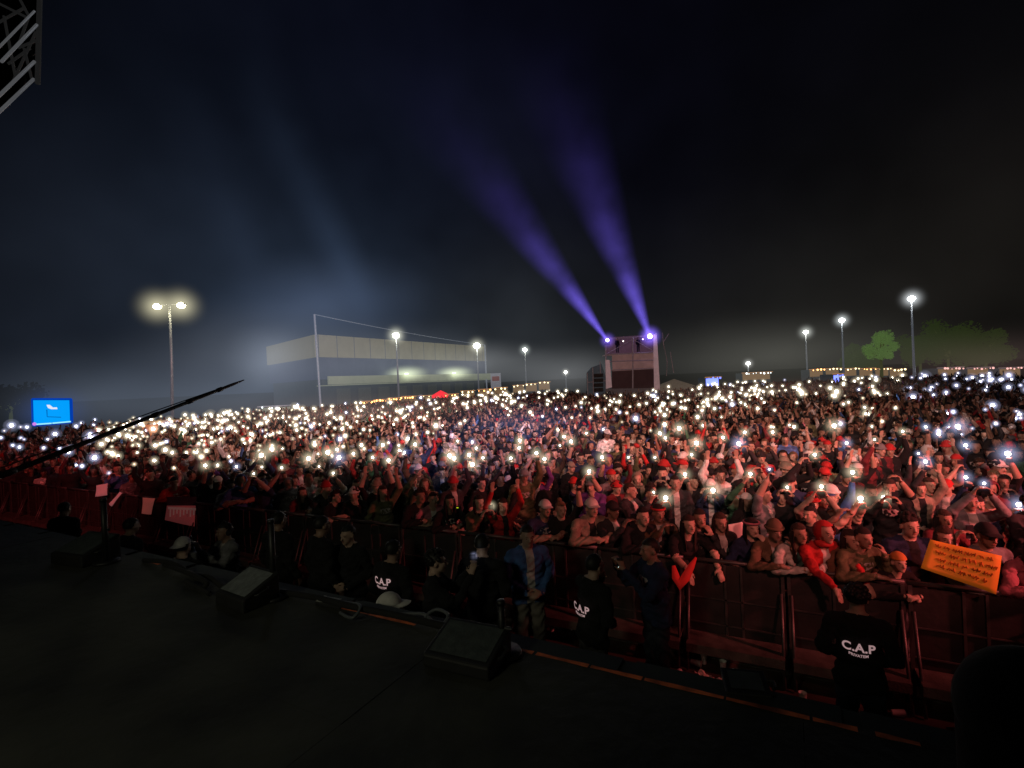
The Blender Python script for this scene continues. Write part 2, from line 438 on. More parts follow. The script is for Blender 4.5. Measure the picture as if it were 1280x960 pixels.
    nrm = np.empty(nv*3); out.vertices.foreach_get('normal', nrm); nrm = nrm.reshape(-1, 3)
    co2 = co + nrm * amp[:, None]
    out.vertices.foreach_set('co', co2.ravel())
    out.polygons.foreach_set('use_smooth', [True]*nf)
    # eyes, brows, mouth
    fm = MB()
    for sx in (1, -1):
        fm.ball(h((sx*.031, -.084, .004)), (.010, .005, .0045), 0, 8, 6)
        fm.ball(h((sx*.033, -.090, .027)), (.016, .005, .003), 0, 8, 6)
    fm.ball(h((0, -.088, -.052)), (.020, .006, .005), 1, 8, 6)
    bm = bmesh.new(); bm.from_mesh(out)
    base = len(bm.verts)
    vs = [bm.verts.new(v) for v in fm.v]
    for f_, mi in zip(fm.f, fm.m):
        q = bm.faces.new([vs[i] for i in f_]); q.material_index = 5 + mi; q.smooth = True
    out.materials.append(EYE); out.materials.append(LIP)
    bm.to_mesh(out); bm.free(); out.update()
    return dict(me=out, HM=HM.copy(), pr=PR, pl=PL)

def shell(m, rx, ry, rz, cut, mi=0, wob=.0, seed=0, nu=22, nv=14, c=(0, .012, .03)):
    "hair shell round the skull; cut(dir) keeps a vertex or tucks it in"
    rr = random.Random(seed); ph = [rr.uniform(0, 6.28) for _ in range(6)]
    vs = []; keep = []
    for j in range(nv + 1):
        t = PI * j / nv
        for k in range(nu):
            a = 2*PI*k/nu
            d = V(math.sin(t)*math.cos(a), math.sin(t)*math.sin(a), math.cos(t))
            w = 1 + wob*(math.sin(a*5+ph[0]+t*3) + .7*math.sin(a*9+ph[1]-t*6) + .5*math.sin(t*14+ph[2]+a*3))
            vs.append(V(c[0]+d.x*rx*w, c[1]+d.y*ry*w, c[2]+d.z*rz*w)); keep.append(cut(d))
    fs = []
    for j in range(nv):
        for k in range(nu):
            q = (j*nu+k, (j+1)*nu+k, (j+1)*nu+(k+1) % nu, j*nu+(k+1) % nu)
            if all(keep[i] for i in q): fs.append(q)
    m.add(vs, fs, mi)
def hair_mesh(kind, seed=0):
    m = MB()
    face = lambda d: not (d.y < -.12 and d.z < .16 + .30*max(0, -d.y-.2)) and not (d.z < -.5)
    if kind in ('short', 'cap', 'beanie', 'bandana'):
        shell(m, .083, .101, .098, face, wob=.018, seed=seed)
    if kind == 'crop': shell(m, .079, .097, .094, face, wob=.01, seed=seed)
    if kind in ('curly',):
        shell(m, .083, .1, .098, face, wob=.02, seed=seed)
        rr = random.Random(seed+3)
        for _ in range(60):
            d = V(rr.gauss(0,1), rr.gauss(0,1)+.3, abs(rr.gauss(0,1))).normalized()
            if d.y < -.6 and d.z < .5: continue
            m.ball((d.x*.085, .012+d.y*.1, .035+d.z*.095), rr.uniform(.018,.028), 0, 6, 5)
    if kind in ('long', 'long_cap'):
        shell(m, .084, .102, .099, face, wob=.015, seed=seed)
        # curtain of hair down the back and sides
        n = 16; rows = 8; vs = []; fs = []
        rr = random.Random(seed)
        offs = [rr.uniform(-.008, .008) for _ in range(n+1)]
        for side in (1.0, .8):
            for j in range(rows+1):
                z = .04 - j*.045
                for k in range(n+1):
                    a = rad(-28) + (PI + rad(56))*k/n
                    rx = .086 + .012*math.sin(j*.6)+offs[k]; ry = .100 + .004*j
                    vs.append(V(rx*side*math.cos(a), .012 + ry*side*math.sin(a)+.01, z))
        w = n+1
        for s_ in (0, 1):
            o = s_*(rows+1)*w
            for j in range(rows):
                for k in range(n):
                    fs.append((o+j*w+k, o+j*w+k+1, o+(j+1)*w+k+1, o+(j+1)*w+k))
        o = (rows+1)*w
        for j in range(rows):
            for k in (0, n): fs.append((j*w+k, (j+1)*w+k, o+(j+1)*w+k, o+j*w+k))
        for k in range(n): fs.append((rows*w+k, rows*w+k+1, o+rows*w+k+1, o+rows*w+k))
        m.add(vs, fs)
    if kind == 'bun':
        shell(m, .081, .099, .096, face, wob=.012, seed=seed); m.ball((0, .06, .125), (.038, .04, .036), 0, 12, 8)
    return m.mesh('hair', HAIR, True)
def hat_mesh(kind):
    m = MB()
    if kind == 'cap' or kind == 'cap_back':
        sg = -1 if kind == 'cap' else 1
        shell(m, .090, .108, .108, lambda d: d.z > .15, c=(0, .008, .034))
        vs = []; fs = []
        n = 10
        for lay in (0, .006):
            for k in range(n+1):
                a = PI*k/n
                x = .075*math.cos(a)
                vs.append(V(x, .008 + sg*.09*math.sin(a), .056+lay)); 
                vs.append(V(x*1.02, .008 + sg*(.055 + .125*math.sin(a)), .046+lay - .012*abs(math.cos(a))))
        for lay in (0, 1):
            o = lay*2*(n+1)
            for k in range(n): fs.append((o+2*k, o+2*k+1, o+2*k+3, o+2*k+2))
        m.add(vs, fs)
    if kind == 'beanie':
        shell(m, .090, .108, .118, lambda d: d.z > .05, c=(0, .012, .034), wob=.01)
        ring = [V(.092*math.cos(2*PI*k/24), .012+.110*math.sin(2*PI*k/24), .045) for k in range(25)]
        m.tube(ring, .016, 8, cap=False)
    if kind == 'hood':
        shell(m, .104, .122, .118, lambda d: not (d.y < -.35 and abs(d.x) < .75 and d.z < .6 and d.z > -.95), c=(0, .02, .02), wob=.012)
        m.ball((0, .03, -.11), (.10, .10, .05), 0, 14, 8)
    if kind == 'bandana':
        ring = [V(.086*math.cos(2*PI*k/24), .012+.104*math.sin(2*PI*k/24), .07) for k in range(25)]
        m.tube(ring, .014, 8, cap=False)
    if kind == 'headphones':
        arc = [V(.1*math.cos(t), .01, .03+.115*math.sin(t)) for t in [PI*k/12 for k in range(13)]]
        m.tube(arc, .009, 8)
        for s_ in (1, -1): m.ball((s_*.096, .01, .0), (.02, .035, .04), 0, 12, 8)
    return m.mesh(kind, HATM, True)

BODY = {}
for p_ in POSES:
    for f_ in (False, True):
        BODY[(p_, f_)] = make_body(p_, f_)
HAIRM = {k: [hair_mesh(k, s) for s in (1, 2)] for k in ('short', 'crop', 'curly', 'long', 'bun')}
HATS = {k: hat_mesh(k) for k in ('cap', 'cap_back', 'beanie', 'hood', 'bandana', 'headphones')}

COLS = {'black': (.007, .007, .008), 'charcoal': (.025, .025, .028), 'grey': (.16, .16, .17), 'white': (.62, .60, .58), 'navy': (.015, .025, .07),
        'red': (.42, .02, .02), 'maroon': (.12, .015, .02), 'beige': (.24, .20, .15), 'pink': (.40, .13, .17), 'blue': (.05, .12, .32),
        'green': (.04, .13, .07), 'olive': (.10, .10, .05), 'brown': (.10, .055, .03), 'orange': (.55, .20, .04), 'mustard': (.42, .28, .06),
        'purple': (.12, .04, .20), 'teal': (.03, .16, .17), 'cream': (.50, .48, .44), 'tan': (.13, .085, .05), 'light blue': (.25, .38, .52)}
def person(pose, fem, pos, face, label, top='black', sleeve='long', hair='short', hat=None, hatc='black', group=None, scale=1.0, yaw=0.0, name='person'):
    B = BODY[(pose, fem)]
    o = ob(name, B['me'])
    d = Vector(face)
    o.rotation_euler = (0, 0, math.atan2(d.x, -d.y))
    o.location = (pos[0], pos[1], pos[2] if len(pos) > 2 else 0)
    o.scale = (scale,)*3
    o.color = (*COLS[top], 1)
    if sleeve == 'short':
        o.material_slots[2].link = 'OBJECT'; o.material_slots[2].material = SKIN
    if hair:
        hh = ob('hair', HAIRM[hair][R.randrange(2)], o); hh.matrix_local = B['HM']
    if hat:
        ht = ob(hat if hat != 'cap_back' else 'cap', HATS[hat], o); ht.matrix_local = B['HM']; ht.color = (*COLS[hatc], 1)
    tag(o, label, 'person', group)
    return o
def hand(o, pose, fem, side='r'):
    q, d, n = BODY[(pose, fem)]['p'+side]
    M = Matrix.Translation(o.location) @ Matrix.Rotation(o.rotation_euler.z, 4, 'Z') @ Matrix.Scale(o.scale[0], 4)
    return M @ q, (M.to_3x3() @ d).normalized(), (M.to_3x3() @ n).normalized()

# ------------------------------------------------------------------ phones
PHB = mat('phone_case', (.02, .02, .025), rough=.3, var=.1)
CORE = emat('torch_light', (1.0, .93, .80), 26.0)
COREC = emat('torch_light_cool', (.86, .90, 1.0), 26.0)
def phone_mesh():
    m = MB(); m.box((-.037, -.004, -.076), (.037, .004, .076)); m.box((-.030, -.008, .040), (-.004, -.004, .068)); return m.mesh('phone', PHB)
PHM = phone_mesh()
UB2 = MB(); UB2.ball((0,0,0), 1.0, nu=8, nv=6)
CoreM = [UB2.mesh('torch', CORE, True), UB2.mesh('torch', COREC, True)]
GL = {}
def glow_mesh(cool, lvl, bucket, r):
    k = (cool, lvl, bucket)
    if k not in GL:
        c = (.62, .66, 1.0) if cool else (1.0, .84, .52)
        s = (.06, .17, .5)[lvl] / r
        GL[k] = UB.mesh('glow', vmat_flat('torch_halo_%s_%d_%d' % (cool, lvl, bucket), c, s))
    return GL[k]
def phone(pos, d, n, label, lit=True, cool=0, gsize=1.0, group=None):
    o = ob('phone', PHM)
    z = d; y = n; x = y.cross(z).normalized(); z = x.cross(y).normalized()
    M = Matrix((x, y, z)).transposed().to_4x4(); M.translation = pos + z*.04
    o.matrix_world = M
    tag(o, label, 'phone', group)
    if lit:
        dist = (Vector(pos) - Vector((0,0,CZ))).length
        c = ob('torch', CoreM[cool], o); c.location = (-.017, -.012, .055)
        r = (.007 + .0019*dist) * gsize; c.scale = (r, r*.8, r)
        rr = (.06 + .016*dist) * gsize; b = int(rr*30)  # halo of light put in as a glowing ball, sized by viewing distance
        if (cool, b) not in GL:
            GL[(cool, b)] = UB.mesh('glow', vmat_ball('torch_halo_%d_%d' % (cool, b), (.60, .64, 1.0) if cool else (1.0, .86, .58), 1.8/((b+.5)/30), 3.8))
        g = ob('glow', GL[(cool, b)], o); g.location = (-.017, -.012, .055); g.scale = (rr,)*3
    return o

# ------------------------------------------------------------------ ground and pit
asph = mat('trampled_asphalt', (.055, .045, .04), rough=.85, var=.45, scale=2.2, bump=.4, bscale=30)
g = MB()
g.add([(-1500, -300, 0), (1500, -300, 0), (1500, 2500, 0), (-1500, 2500, 0)], [(0, 1, 2, 3)])
tag(g.build('ground', asph), kind='structure')
pitm = mat('worn_pit_flooring', (.075, .045, .035), rough=.75, var=.5, scale=3, bump=.3)
g = MB(); a_, b_, c_, d_ = FP(-12, FN-4.2, .004), FP(32, FN-4.2, .004), FP(32, FN+.1, .004), FP(-12, FN+.1, .004)
g.add([a_, b_, c_, d_], [(0, 3, 2, 1)] if (b_-a_).cross(c_-a_).z < 0 else [(0, 1, 2, 3)])
tag(g.build('pit_floor', pitm), kind='structure')

# ------------------------------------------------------------------ stage
deckm = mat('black_stage_ply', (.032, .033, .026), rough=.7, var=.6, scale=1.6, bump=.35, bscale=11)
skirt = mat('stage_skirt', (.008, .008, .009), rough=.95)
lipm = mat('cable_tray_rubber', (.020, .026, .021), rough=.7, var=.4, scale=3)
st = thing('stage', 'black plywood stage deck with rubber front lip above the pit', 'stage')
m = MB()
M = Matrix.Rotation(RZ_S, 4, 'Z')
o0 = SP(0, -.16)
for i in range(-6, 15):          # deck sheets with thin seams
    for j in range(5):
        x0 = -i*2.0 - 2.0; m.box((x0 + .001, -j*1.0 - 1.0 + .001, 1.68), (x0 + 1.999, -j*1.0 - .001, SZ - R.choice([0, 0, .002])), M=Matrix.Translation(o0) @ M)
m.build('deck', deckm, st)
m = MB(); m.box((-30, -.02, 1.62), (13, .17, SZ - .035), M=Matrix.Translation(o0) @ M)
for i in range(40): m.box((-30 + i*1.08, .0, SZ-.035), (-30 + i*1.08 + 1.0, .16, SZ - .018), M=Matrix.Translation(o0) @ M)
m.build('front_lip', lipm, st)
m = MB(); m.box((-30, -5, 0), (13, -.03, 1.61), M=Matrix.Translation(o0) @ M); m.build('skirt', skirt, st)
# orange edge tape
tapem = mat('orange_tape', (.70, .15, .04), rough=.7, var=.7, scale=9)
tp = thing('edge_tape', 'broken orange tape line along the black stage edge', 'tape')
segs = [(182, 200), (404, 520), (640, 667), (671, 736), (739, 803), (806, 905), (908, 1012), (1016, 1072), (1094, 1150)]
pxl = lambda px: (G(px, 657 + px*(927-657)/1150.0, SZ))
def edge_s(px):
    lo, hi = -20.0, 30.0      # s along ST for which projection x == px
    for _ in range(40):
        mid = (lo+hi)/2
        q = proj(SP(mid, -.19, SZ))
        if q is None or q[0] > px: lo = mid
        else: hi = mid
    return lo
for a0, a1 in segs:
    s0, s1 = edge_s(a1), edge_s(a0)
    m = MB(); n_ = max(3, int((s1-s0)/.12)); vs = []; fs = []
    w_ = .0
    for k in range(n_+1):
        s_ = s0 + (s1-s0)*k/n_; e_ = .004*math.sin(k*1.7+a0)
        vs += [SP(s_, -.212+e_, SZ+.004), SP(s_, -.180-e_*.9, SZ+.004)]
    for k in range(n_): fs.append((2*k, 2*k+1, 2*k+3, 2*k+2))
    m.add(vs, fs); m.build('strip', tapem, tp)

# foldback wedges and posts on the stage edge
wbody = mat('wedge_black_paint', (.012, .012, .012), rough=.6, var=.3)
wdim = mat('wedge_grille_dark', (.05, .06, .055), rough=.6, var=.3, scale=20, bump=.3)
wtop = mat('wedge_grille', (.15, .165, .165), rough=.55, var=.3, scale=20, bump=.3)  # paler copy; light falling on this grille is put into its colour
def wedge(px, py, w, h, dp, label, rz, z=SZ):
    c = G(px, py, z)
    t = thing('stage_monitor', label, 'monitor speaker', c, rz, 'foldback wedges on the stage edge')
    m = MB()
    vs = [(-w/2,-dp/2,0),(w/2,-dp/2,0),(w/2,dp/2,0),(-w/2,dp/2,0),(-w/2,-dp/2,h*.45),(w/2,-dp/2,h*.45),(w/2,dp/2,h),(-w/2,dp/2,h)]
    m.add(vs, [(0,3,2,1),(4,5,6,7),(0,1,5,4),(1,2,6,5),(2,3,7,6),(3,0,4,7)]); m.build('cabinet', wbody, t, bevel=.012)
    g = MB(); e = .004; y0, y1 = -dp/2+.03, dp/2-.03
    zz = lambda y: h*.45 + (y + dp/2)/dp*h*.55
    g.add([(-w/2+.03, y0, zz(y0)+e), (w/2-.03, y0, zz(y0)+e), (w/2-.03, y1, zz(y1)+e), (-w/2+.03, y1, zz(y1)+e)], [(0,1,2,3)])
    g.build('grille', wtop if px == 310 else wdim, t)
    g = MB(); g.tube([(w/2+.012, -dp*.2, h*.5), (w/2+.03, -dp*.15, h*.52), (w/2+.03, dp*.1, h*.6), (w/2+.005, dp*.15, h*.62)], .009); g.build('handle', wbody, t)
    return t
wedge(108, 700, .52, .24, .36, 'black stage monitor beside the post farthest along the stage edge', RZ_S + .12)
wedge(310, 752, .40, .22, .30, 'black stage monitor with grey sloping top beside the middle post', RZ_S - .08)
wedge(585, 826, .44, .17, .30, 'large dark stage monitor just before the nearest post', RZ_S + .05)
wedge(932, 857, .22, .035, .20, 'small low monitor with greenish top on the stage lip', RZ_S + .25)
postm = mat('black_powder_coat', (.010, .010, .011), rough=.5)
def stage_post(px, py_base, h, label, w=.028):
    c = G(px, py_base, SZ)
    t = thing('post_stand', label, 'stand', c, RZ_S, 'black posts on the stage edge')
    m = MB(); m.tube([(0,0,.02),(0,0,h)], w, 10); m.tube([(0,0,h),(0,0,h+.03)], [w*1.25, w*1.1], 10); m.build('pole', postm, t, True)
    m = MB(); m.tube([(0,0,0),(0,0,.025)], [.12,.11], 18); m.build('base', postm, t, True)
    m = MB(); m.tube([(w,0,h*.55),(w+.05,0,h*.55)], .012, 8); m.build('knob', postm, t)
stage_post(133, 703, .62, 'thin black post standing beside the farthest stage monitor')
stage_post(343, 747, .60, 'black post rising beside the grey topped stage monitor', .024)
stage_post(629, 818, .30, 'short black post nearest along the stage edge', .022)
cabm = mat('cable_rubber', (.010, .010, .010), rough=.9)
cabg = mat('cable_grey', (.10, .11, .12), rough=.5)
def cable(pxs, r, label, mm, z=SZ+.02, n_=14):
    pts = [G(px, py, z + dz) for px, py, dz in pxs]
    out = []
    for i in range(len(pts)-1):
        p0 = pts[max(0,i-1)]; p1 = pts[i]; p2 = pts[i+1]; p3 = pts[min(len(pts)-1,i+2)]
        for k in range(n_):
            t = k/n_
            out.append(.5*((2*p1) + (p2-p0)*t + (2*p0-5*p1+4*p2-p3)*t*t + (3*p1-p0-3*p2+p3)*t**3))
    out.append(pts[-1])
    m = MB(); m.tube(out, r, 8)
    tag(m.build('cable', mm, smooth=True), label, 'cable')
cable([(500, 768, 0), (530, 768, .03), (548, 784, .01), (560, 769, .05), (545, 762, .06), (533, 774, .02), (570, 782, 0), (610, 794, 0)], .012, 'looped grey cable on the lip before the nearest monitor', cabg)
cable([(180, 700, 0), (215, 704, .04), (240, 718, .0), (262, 722, .03), (285, 740, 0)], .022, 'thick black cable hump between the two far monitors', cabm)
cable([(205, 706, 0), (235, 716, .05), (258, 728, .03), (250, 735, 0), (232, 726, .02), (262, 742, 0)], .02, 'coiled black cable left of the grey topped monitor', cabm)
cable([(395, 745, 0), (425, 752, .02), (450, 757, .05), (441, 772, .01), (425, 766, 0)], .011, 'black cable looping off the small grey panel', cabg)
cable([(350, 740, 0), (390, 746, .02), (440, 758, .03), (500, 770, .02), (560, 784, .03), (610, 795, 0)], .024, 'long black cable lying along the stage lip', cabm)
# small pale panel
t = thing('control_panel', 'small pale grey control panel lying on the stage lip', 'control panel', G(415, 756, SZ), RZ_S + .1)
m = MB(); m.box((-.12, -.05, 0), (.12, .05, .03)); m.build('case', wbody, t, bevel=.006)
m = MB(); m.box((-.115, -.045, .031), (.06, .045, .036)); m.build('face', mat('pale_face', (.28, .29, .27), rough=.5, var=.3, scale=20), t)
m = MB(); m.box((-.11, -.04, .0365), (-.085, .04, .042)); m.build('label_strip', mat('label_white', (.6, .6, .58)), t)

# rounded black cabinet at bottom right
t = thing('covered_fixture', 'black rounded covered light fixture at the near corner of the stage', 'stage light', P(1290, 960, 1.35), RZ_S)
m = MB(); m.ball((0, 0, .14), (.16, .15, .17), 0, 24, 16); m.build('cover', mat('cover_black', (.002, .002, .002), rough=1.0, bump=.3, scale=6), t, True)
m = MB(); m.tube([(0, 0, -.6), (0, 0, .14)], [.145, .155], 20); m.build('body', MATS['cover_black'], t, True)

# ------------------------------------------------------------------ truss top left
alu = mat('truss_aluminium', (.25, .25, .25), rough=.35, metal=.9, var=.3, scale=12, emis=(.9, .93, 1), es=.07)  # brightness of the rungs put in as a faint glow
tr = thing('roof_truss', 'aluminium truss tower with bright rungs reaching in from the corner', 'truss')
def pc(px, py, d): return P(px, py, d)
def chord(a, b, r, nm, mm):
    m = MB(); m.tube([a, b], r, 10); m.build(nm, mm, tr, True)
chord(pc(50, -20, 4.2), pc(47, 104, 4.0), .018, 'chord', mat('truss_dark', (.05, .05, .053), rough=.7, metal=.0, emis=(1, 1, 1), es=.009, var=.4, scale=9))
chord(pc(-30, -30, 3.6), pc(-34, 175, 3.4), .03, 'chord', MATS['truss_dark'])
for (a, b, r) in (((-12, 70), (43, 14), .008), ((2, 77), (46, 31), .010), ((-14, 132), (43, 77), .011), ((-14, 152), (42, 99), .011)):
    chord(pc(*a, 3.5), pc(*b, 4.0), r, 'rung', alu)
tdk = MATS['truss_dark']
for (a, b) in (((20, -10), (36, 20), ), ((0, 5), (34, 22)), ((-5, 30), (30, 10)), ((36, 20), (22, 60)), ((22, 60), (47, 50)), ((10, 80), (38, 60)), ((15, 105), (45, 40)), ((5, 20), (20, 100)), ((30, 60), (40, 100))):
    chord(pc(*a, 4.1), pc(*b, 4.15), .010, 'brace', tdk)
for k in range(5):
    m = MB(); m.ball(pc((4, 38, 12, 2, 24)[k], (40, 59, 92, 10, 100)[k], 4.3), (.055, .03, .075), 0, 14, 10)
    m.build('horn', mat('horn_black', (.003, .003, .003), rough=.6), tr, True)
m = MB(); m.add([pc(-20, -20, 4.4), pc(48, -20, 4.4), pc(46, 100, 4.4), pc(-20, 160, 4.4)], [(0,1,2,3)])
m.build('scrim', mat('scrim', (.004, .004, .004), rough=.9, var=.5, scale=5), tr)

# ------------------------------------------------------------------ camera crane arm
jib = thing('camera_crane', 'long black camera crane arm slanting up over the crowd', 'camera crane')
jm = mat('jib_black', (.02, .02, .024), rough=.6)
A0, A1 = P(-30, 607, 5.6), P(305, 475, 9.5)
m = MB(); m.tube([A0.lerp(A1, t_) for t_ in (0, .35, .7, .93, 1)], [.034, .030, .028, .026, .010], 10); m.build('arm', jm, jib, True)
up = V(0, 0, .09)
m = MB(); m.tube([A0 + up, A0.lerp(A1, .55) + V(0,0,.06), A1 - (A1-A0).normalized()*.25 + V(0,0,.01)], .008, 6); m.build('tension_cable', jm, jib)
for k in range(6):
    m = MB(); q = A0.lerp(A1, .08 + k*.155); m.tube([q - (A1-A0).normalized()*.05, q + (A1-A0).normalized()*.05], .038, 10)
    m.build('clamp', jm, jib, True)

# ------------------------------------------------------------------ crowd barrier modules
rail = mat('barrier_aluminium', (.12, .11, .11), rough=.45, metal=.6, var=.3, scale=8)
panel = mat('barrier_panel_black', (.030, .024, .024), rough=.65, var=.35, scale=5, bump=.2)
plate = mat('tread_plate', (.12, .10, .09), rough=.6, metal=.3, var=.35, scale=7, bump=.4, bscale=60)
W_ = 1.08
b0 = thing('crowd_barrier', 'x', 'barrier', group='stage barrier modules')
m = MB(); m.box((-.52, .02, .12), (.52, .028, 1.13)); m.build('panel', panel, b0)
m = MB(); m.tube([(-.53, .03, 1.17), (.53, .03, 1.17)], .025, 10); m.build('top_rail', rail, b0, True)
for sx in (-1, 1):
    m = MB(); m.box((sx*.51-.018, -.012, .0), (sx*.51+.018, .012, 1.15)); m.build('post', rail, b0)
m = MB(); m.box((-.10, .0, .12), (-.075, .018, 1.14)); m.box((.075, .0, .12), (.10, .018, 1.14)); m.build('stiffener', rail, b0)
m = MB(); m.box((-.49, .0, .72), (.49, .014, .735)); m.box((-.49, .0, .42), (.49, .014, .435)); m.build('cross_rail', rail, b0)
m = MB(); m.box((-.5, -.34, .30), (.5, -.0, .32)); m.box((-.5, -.345, .22), (.5, -.325, .318)); m.build('step', plate, b0)
for sx in (-1, 1):
    m = MB(); m.tube([(sx*.49, -.02, .9), (sx*.49, -.36, .02)], .016, 8); m.build('brace', rail, b0, True)
m = MB(); m.box((-.53, .0, .006), (.53, 1.1, .014)); m.build('foot_plate', plate, b0)
s_start = FA.dot(T) - 3.6 * 1
mods = []
k = 0; s = s_start
s_list = []
while s < FB.dot(T) + 4.5:
    s_list.append(s + W_/2); s += W_
plc = ['orange placard', 'near guard lettered on the back', 'woman stretching red cloth', 'person in navy jacket', 'person in cream vest', 'person in blue sweater', 'crouching guard', 'yellow lit display', 'lettered guard far from the tape', 'dark gap', 'shiny camera', 'white capped worker', 'striped banner', 'coral placard', 'pink placards', 'camera crane arm']
def at_px(sv):
    q = proj(FP(sv, FN, .6)); return q[0] if q else -999
def fence_where(px):
    for lim, t_ in ((70, 'under the crane arm'), (115, 'left of the pink placards'), (160, 'under the pink placards'), (205, 'under the coral placard'), (250, 'under the striped banner'), (300, 'behind the reflective camera operator'), (345, 'behind the middle stage post'), (400, 'just right of the middle stage post'), (455, 'in the darkest stretch of the pit'), (510, 'behind the far lettered guard'), (560, 'behind the dark haired photographer'), (600, 'under the yellow display'), (650, 'left of the person in blue sweater'), (700, 'behind the person in blue sweater'), (760, 'under the cream vest and white cap'), (830, 'behind the person in navy jacket'), (890, 'under the red cloth'), (960, 'under the white paper'), (1040, 'under the red hoodie'), (1130, 'behind the near lettered guard'), (1215, 'under the lower end of the orange placard'), (1285, 'at the open end right of the orange placard')):
        if px < lim: return t_
    return 'beyond the orange placard, outside the view'
used_f = {}
for i, sv in enumerate(s_list):
    o = b0 if i == 0 else dup(b0)
    o.location = FP(sv, FN); o.rotation_euler = (0, 0, RZ_F)
    w = fence_where(at_px(sv)); used_f[w] = used_f.get(w, 0) + 1
    extra = '' if used_f[w] == 1 else (', next one along' if used_f[w] == 2 else ', third one along' if used_f[w] == 3 else ', farther along still')
    o['label'] = 'black metal crowd barrier ' + w + extra
mods = None

# ------------------------------------------------------------------ crowd layout
TGT = V(3.5, -1.0, 0)
def facing(p, j=.35):
    d = V(TGT.x - p[0], TGT.y - p[1], 0).normalized()
    return Matrix.Rotation(R.gauss(0, j), 3, 'Z') @ d
LIGHTS = [(425,577),(443,572),(506,573),(569,579),(592,586),(605,578),(640,579),(672,573),(682,580),(583,616),(680,626),(689,624),(650,565),(701,562),(738,596),(754,578),(787,578),(820,578),(834,630),(819,623),
 (1068,599),(1029,617),(1078,632),(1107,630),(986,617),(940,600),(964,595),(893,620),(897,599),(1115,587),(1150,574),(1159,585),(1209,563),(1199,539),(1198,526),(1231,523),(1210,606),(1233,614),(1230,625),(1044,537),(1045,520),(1085,518),(988,536),(967,545),(932,545),(1000,522),(1170,516),(1103,505),(1131,507),(1264,515),(1273,506),(1155,488),
 (573,556),(706,550),(715,557),(734,546),(755,541),(783,530),(802,531),(817,526),(833,553),(10,556),(12,569),(60,556),(67,551),(73,562),(88,551),(104,559),(131,560),(143,573),(183,578),(122,596),(162,589),(197,590),(206,591),(216,576),(225,582),(230,572),(253,615),(256,594),(262,587),(284,599),(297,588),(295,611),(321,584),(328,574),(367,604),(387,578),(400,588),(341,566),(354,564),(406,549),(461,548),(487,547),(520,560),
 (1276,640),(866,575),(872,560),(905,552),(925,560),(850,540),(880,536),(1262,575),(1060,560),(1095,556),(1020,575),(915,585),(858,600),(1130,545),(1175,548)]
ppl = []     # dict(x,y,n,lit)
occupied = {}
def okey(p): return (int(math.floor(p[0]/.7)), int(math.floor(p[1]/.7)))
def free(p, r=.37):
    kx, ky = okey(p)
    for a in (-1,0,1):
        for b in (-1,0,1):
            for q in occupied.get((kx+a, ky+b), ()):
                if (q[0]-p[0])**2 + (q[1]-p[1])**2 < r*r: return False
    return True
def occupy(p): occupied.setdefault(okey(p), []).append((p[0], p[1]))
def inside_extent(p):
    q = proj((p[0], p[1], 1.6))
    if q is None: return False
    px = q[0]
    lim = np.interp(px, [-200, 0, 150, 300, 500, 700, 740, 830, 900, 1280, 1500], [24, 29, 36, 46, 60, 72, 50, 50, 68, 66, 64])
    return p[1] < lim and -110 < px < 1400
explicit = []
LP_ = {}
for (px, py) in LIGHTS:
    g_ = G(px, py, 2.02); mode = 'torch'
    for zz, mode in ((2.02, 'torch'), (1.86, 'film_high'), (1.60, 'film')):
        g_ = G(px, py, zz)
        if g_.y > 0 and g_.dot(NV) > FN + .75: break
    else: continue
    if g_.y > 66 or g_.y < 2: continue
    g_ = V(g_.x, g_.y, 0)
    if not free(g_, .3): continue
    explicit.append((g_, px, py)); LP_[(px, py)] = mode
    occupy(g_)
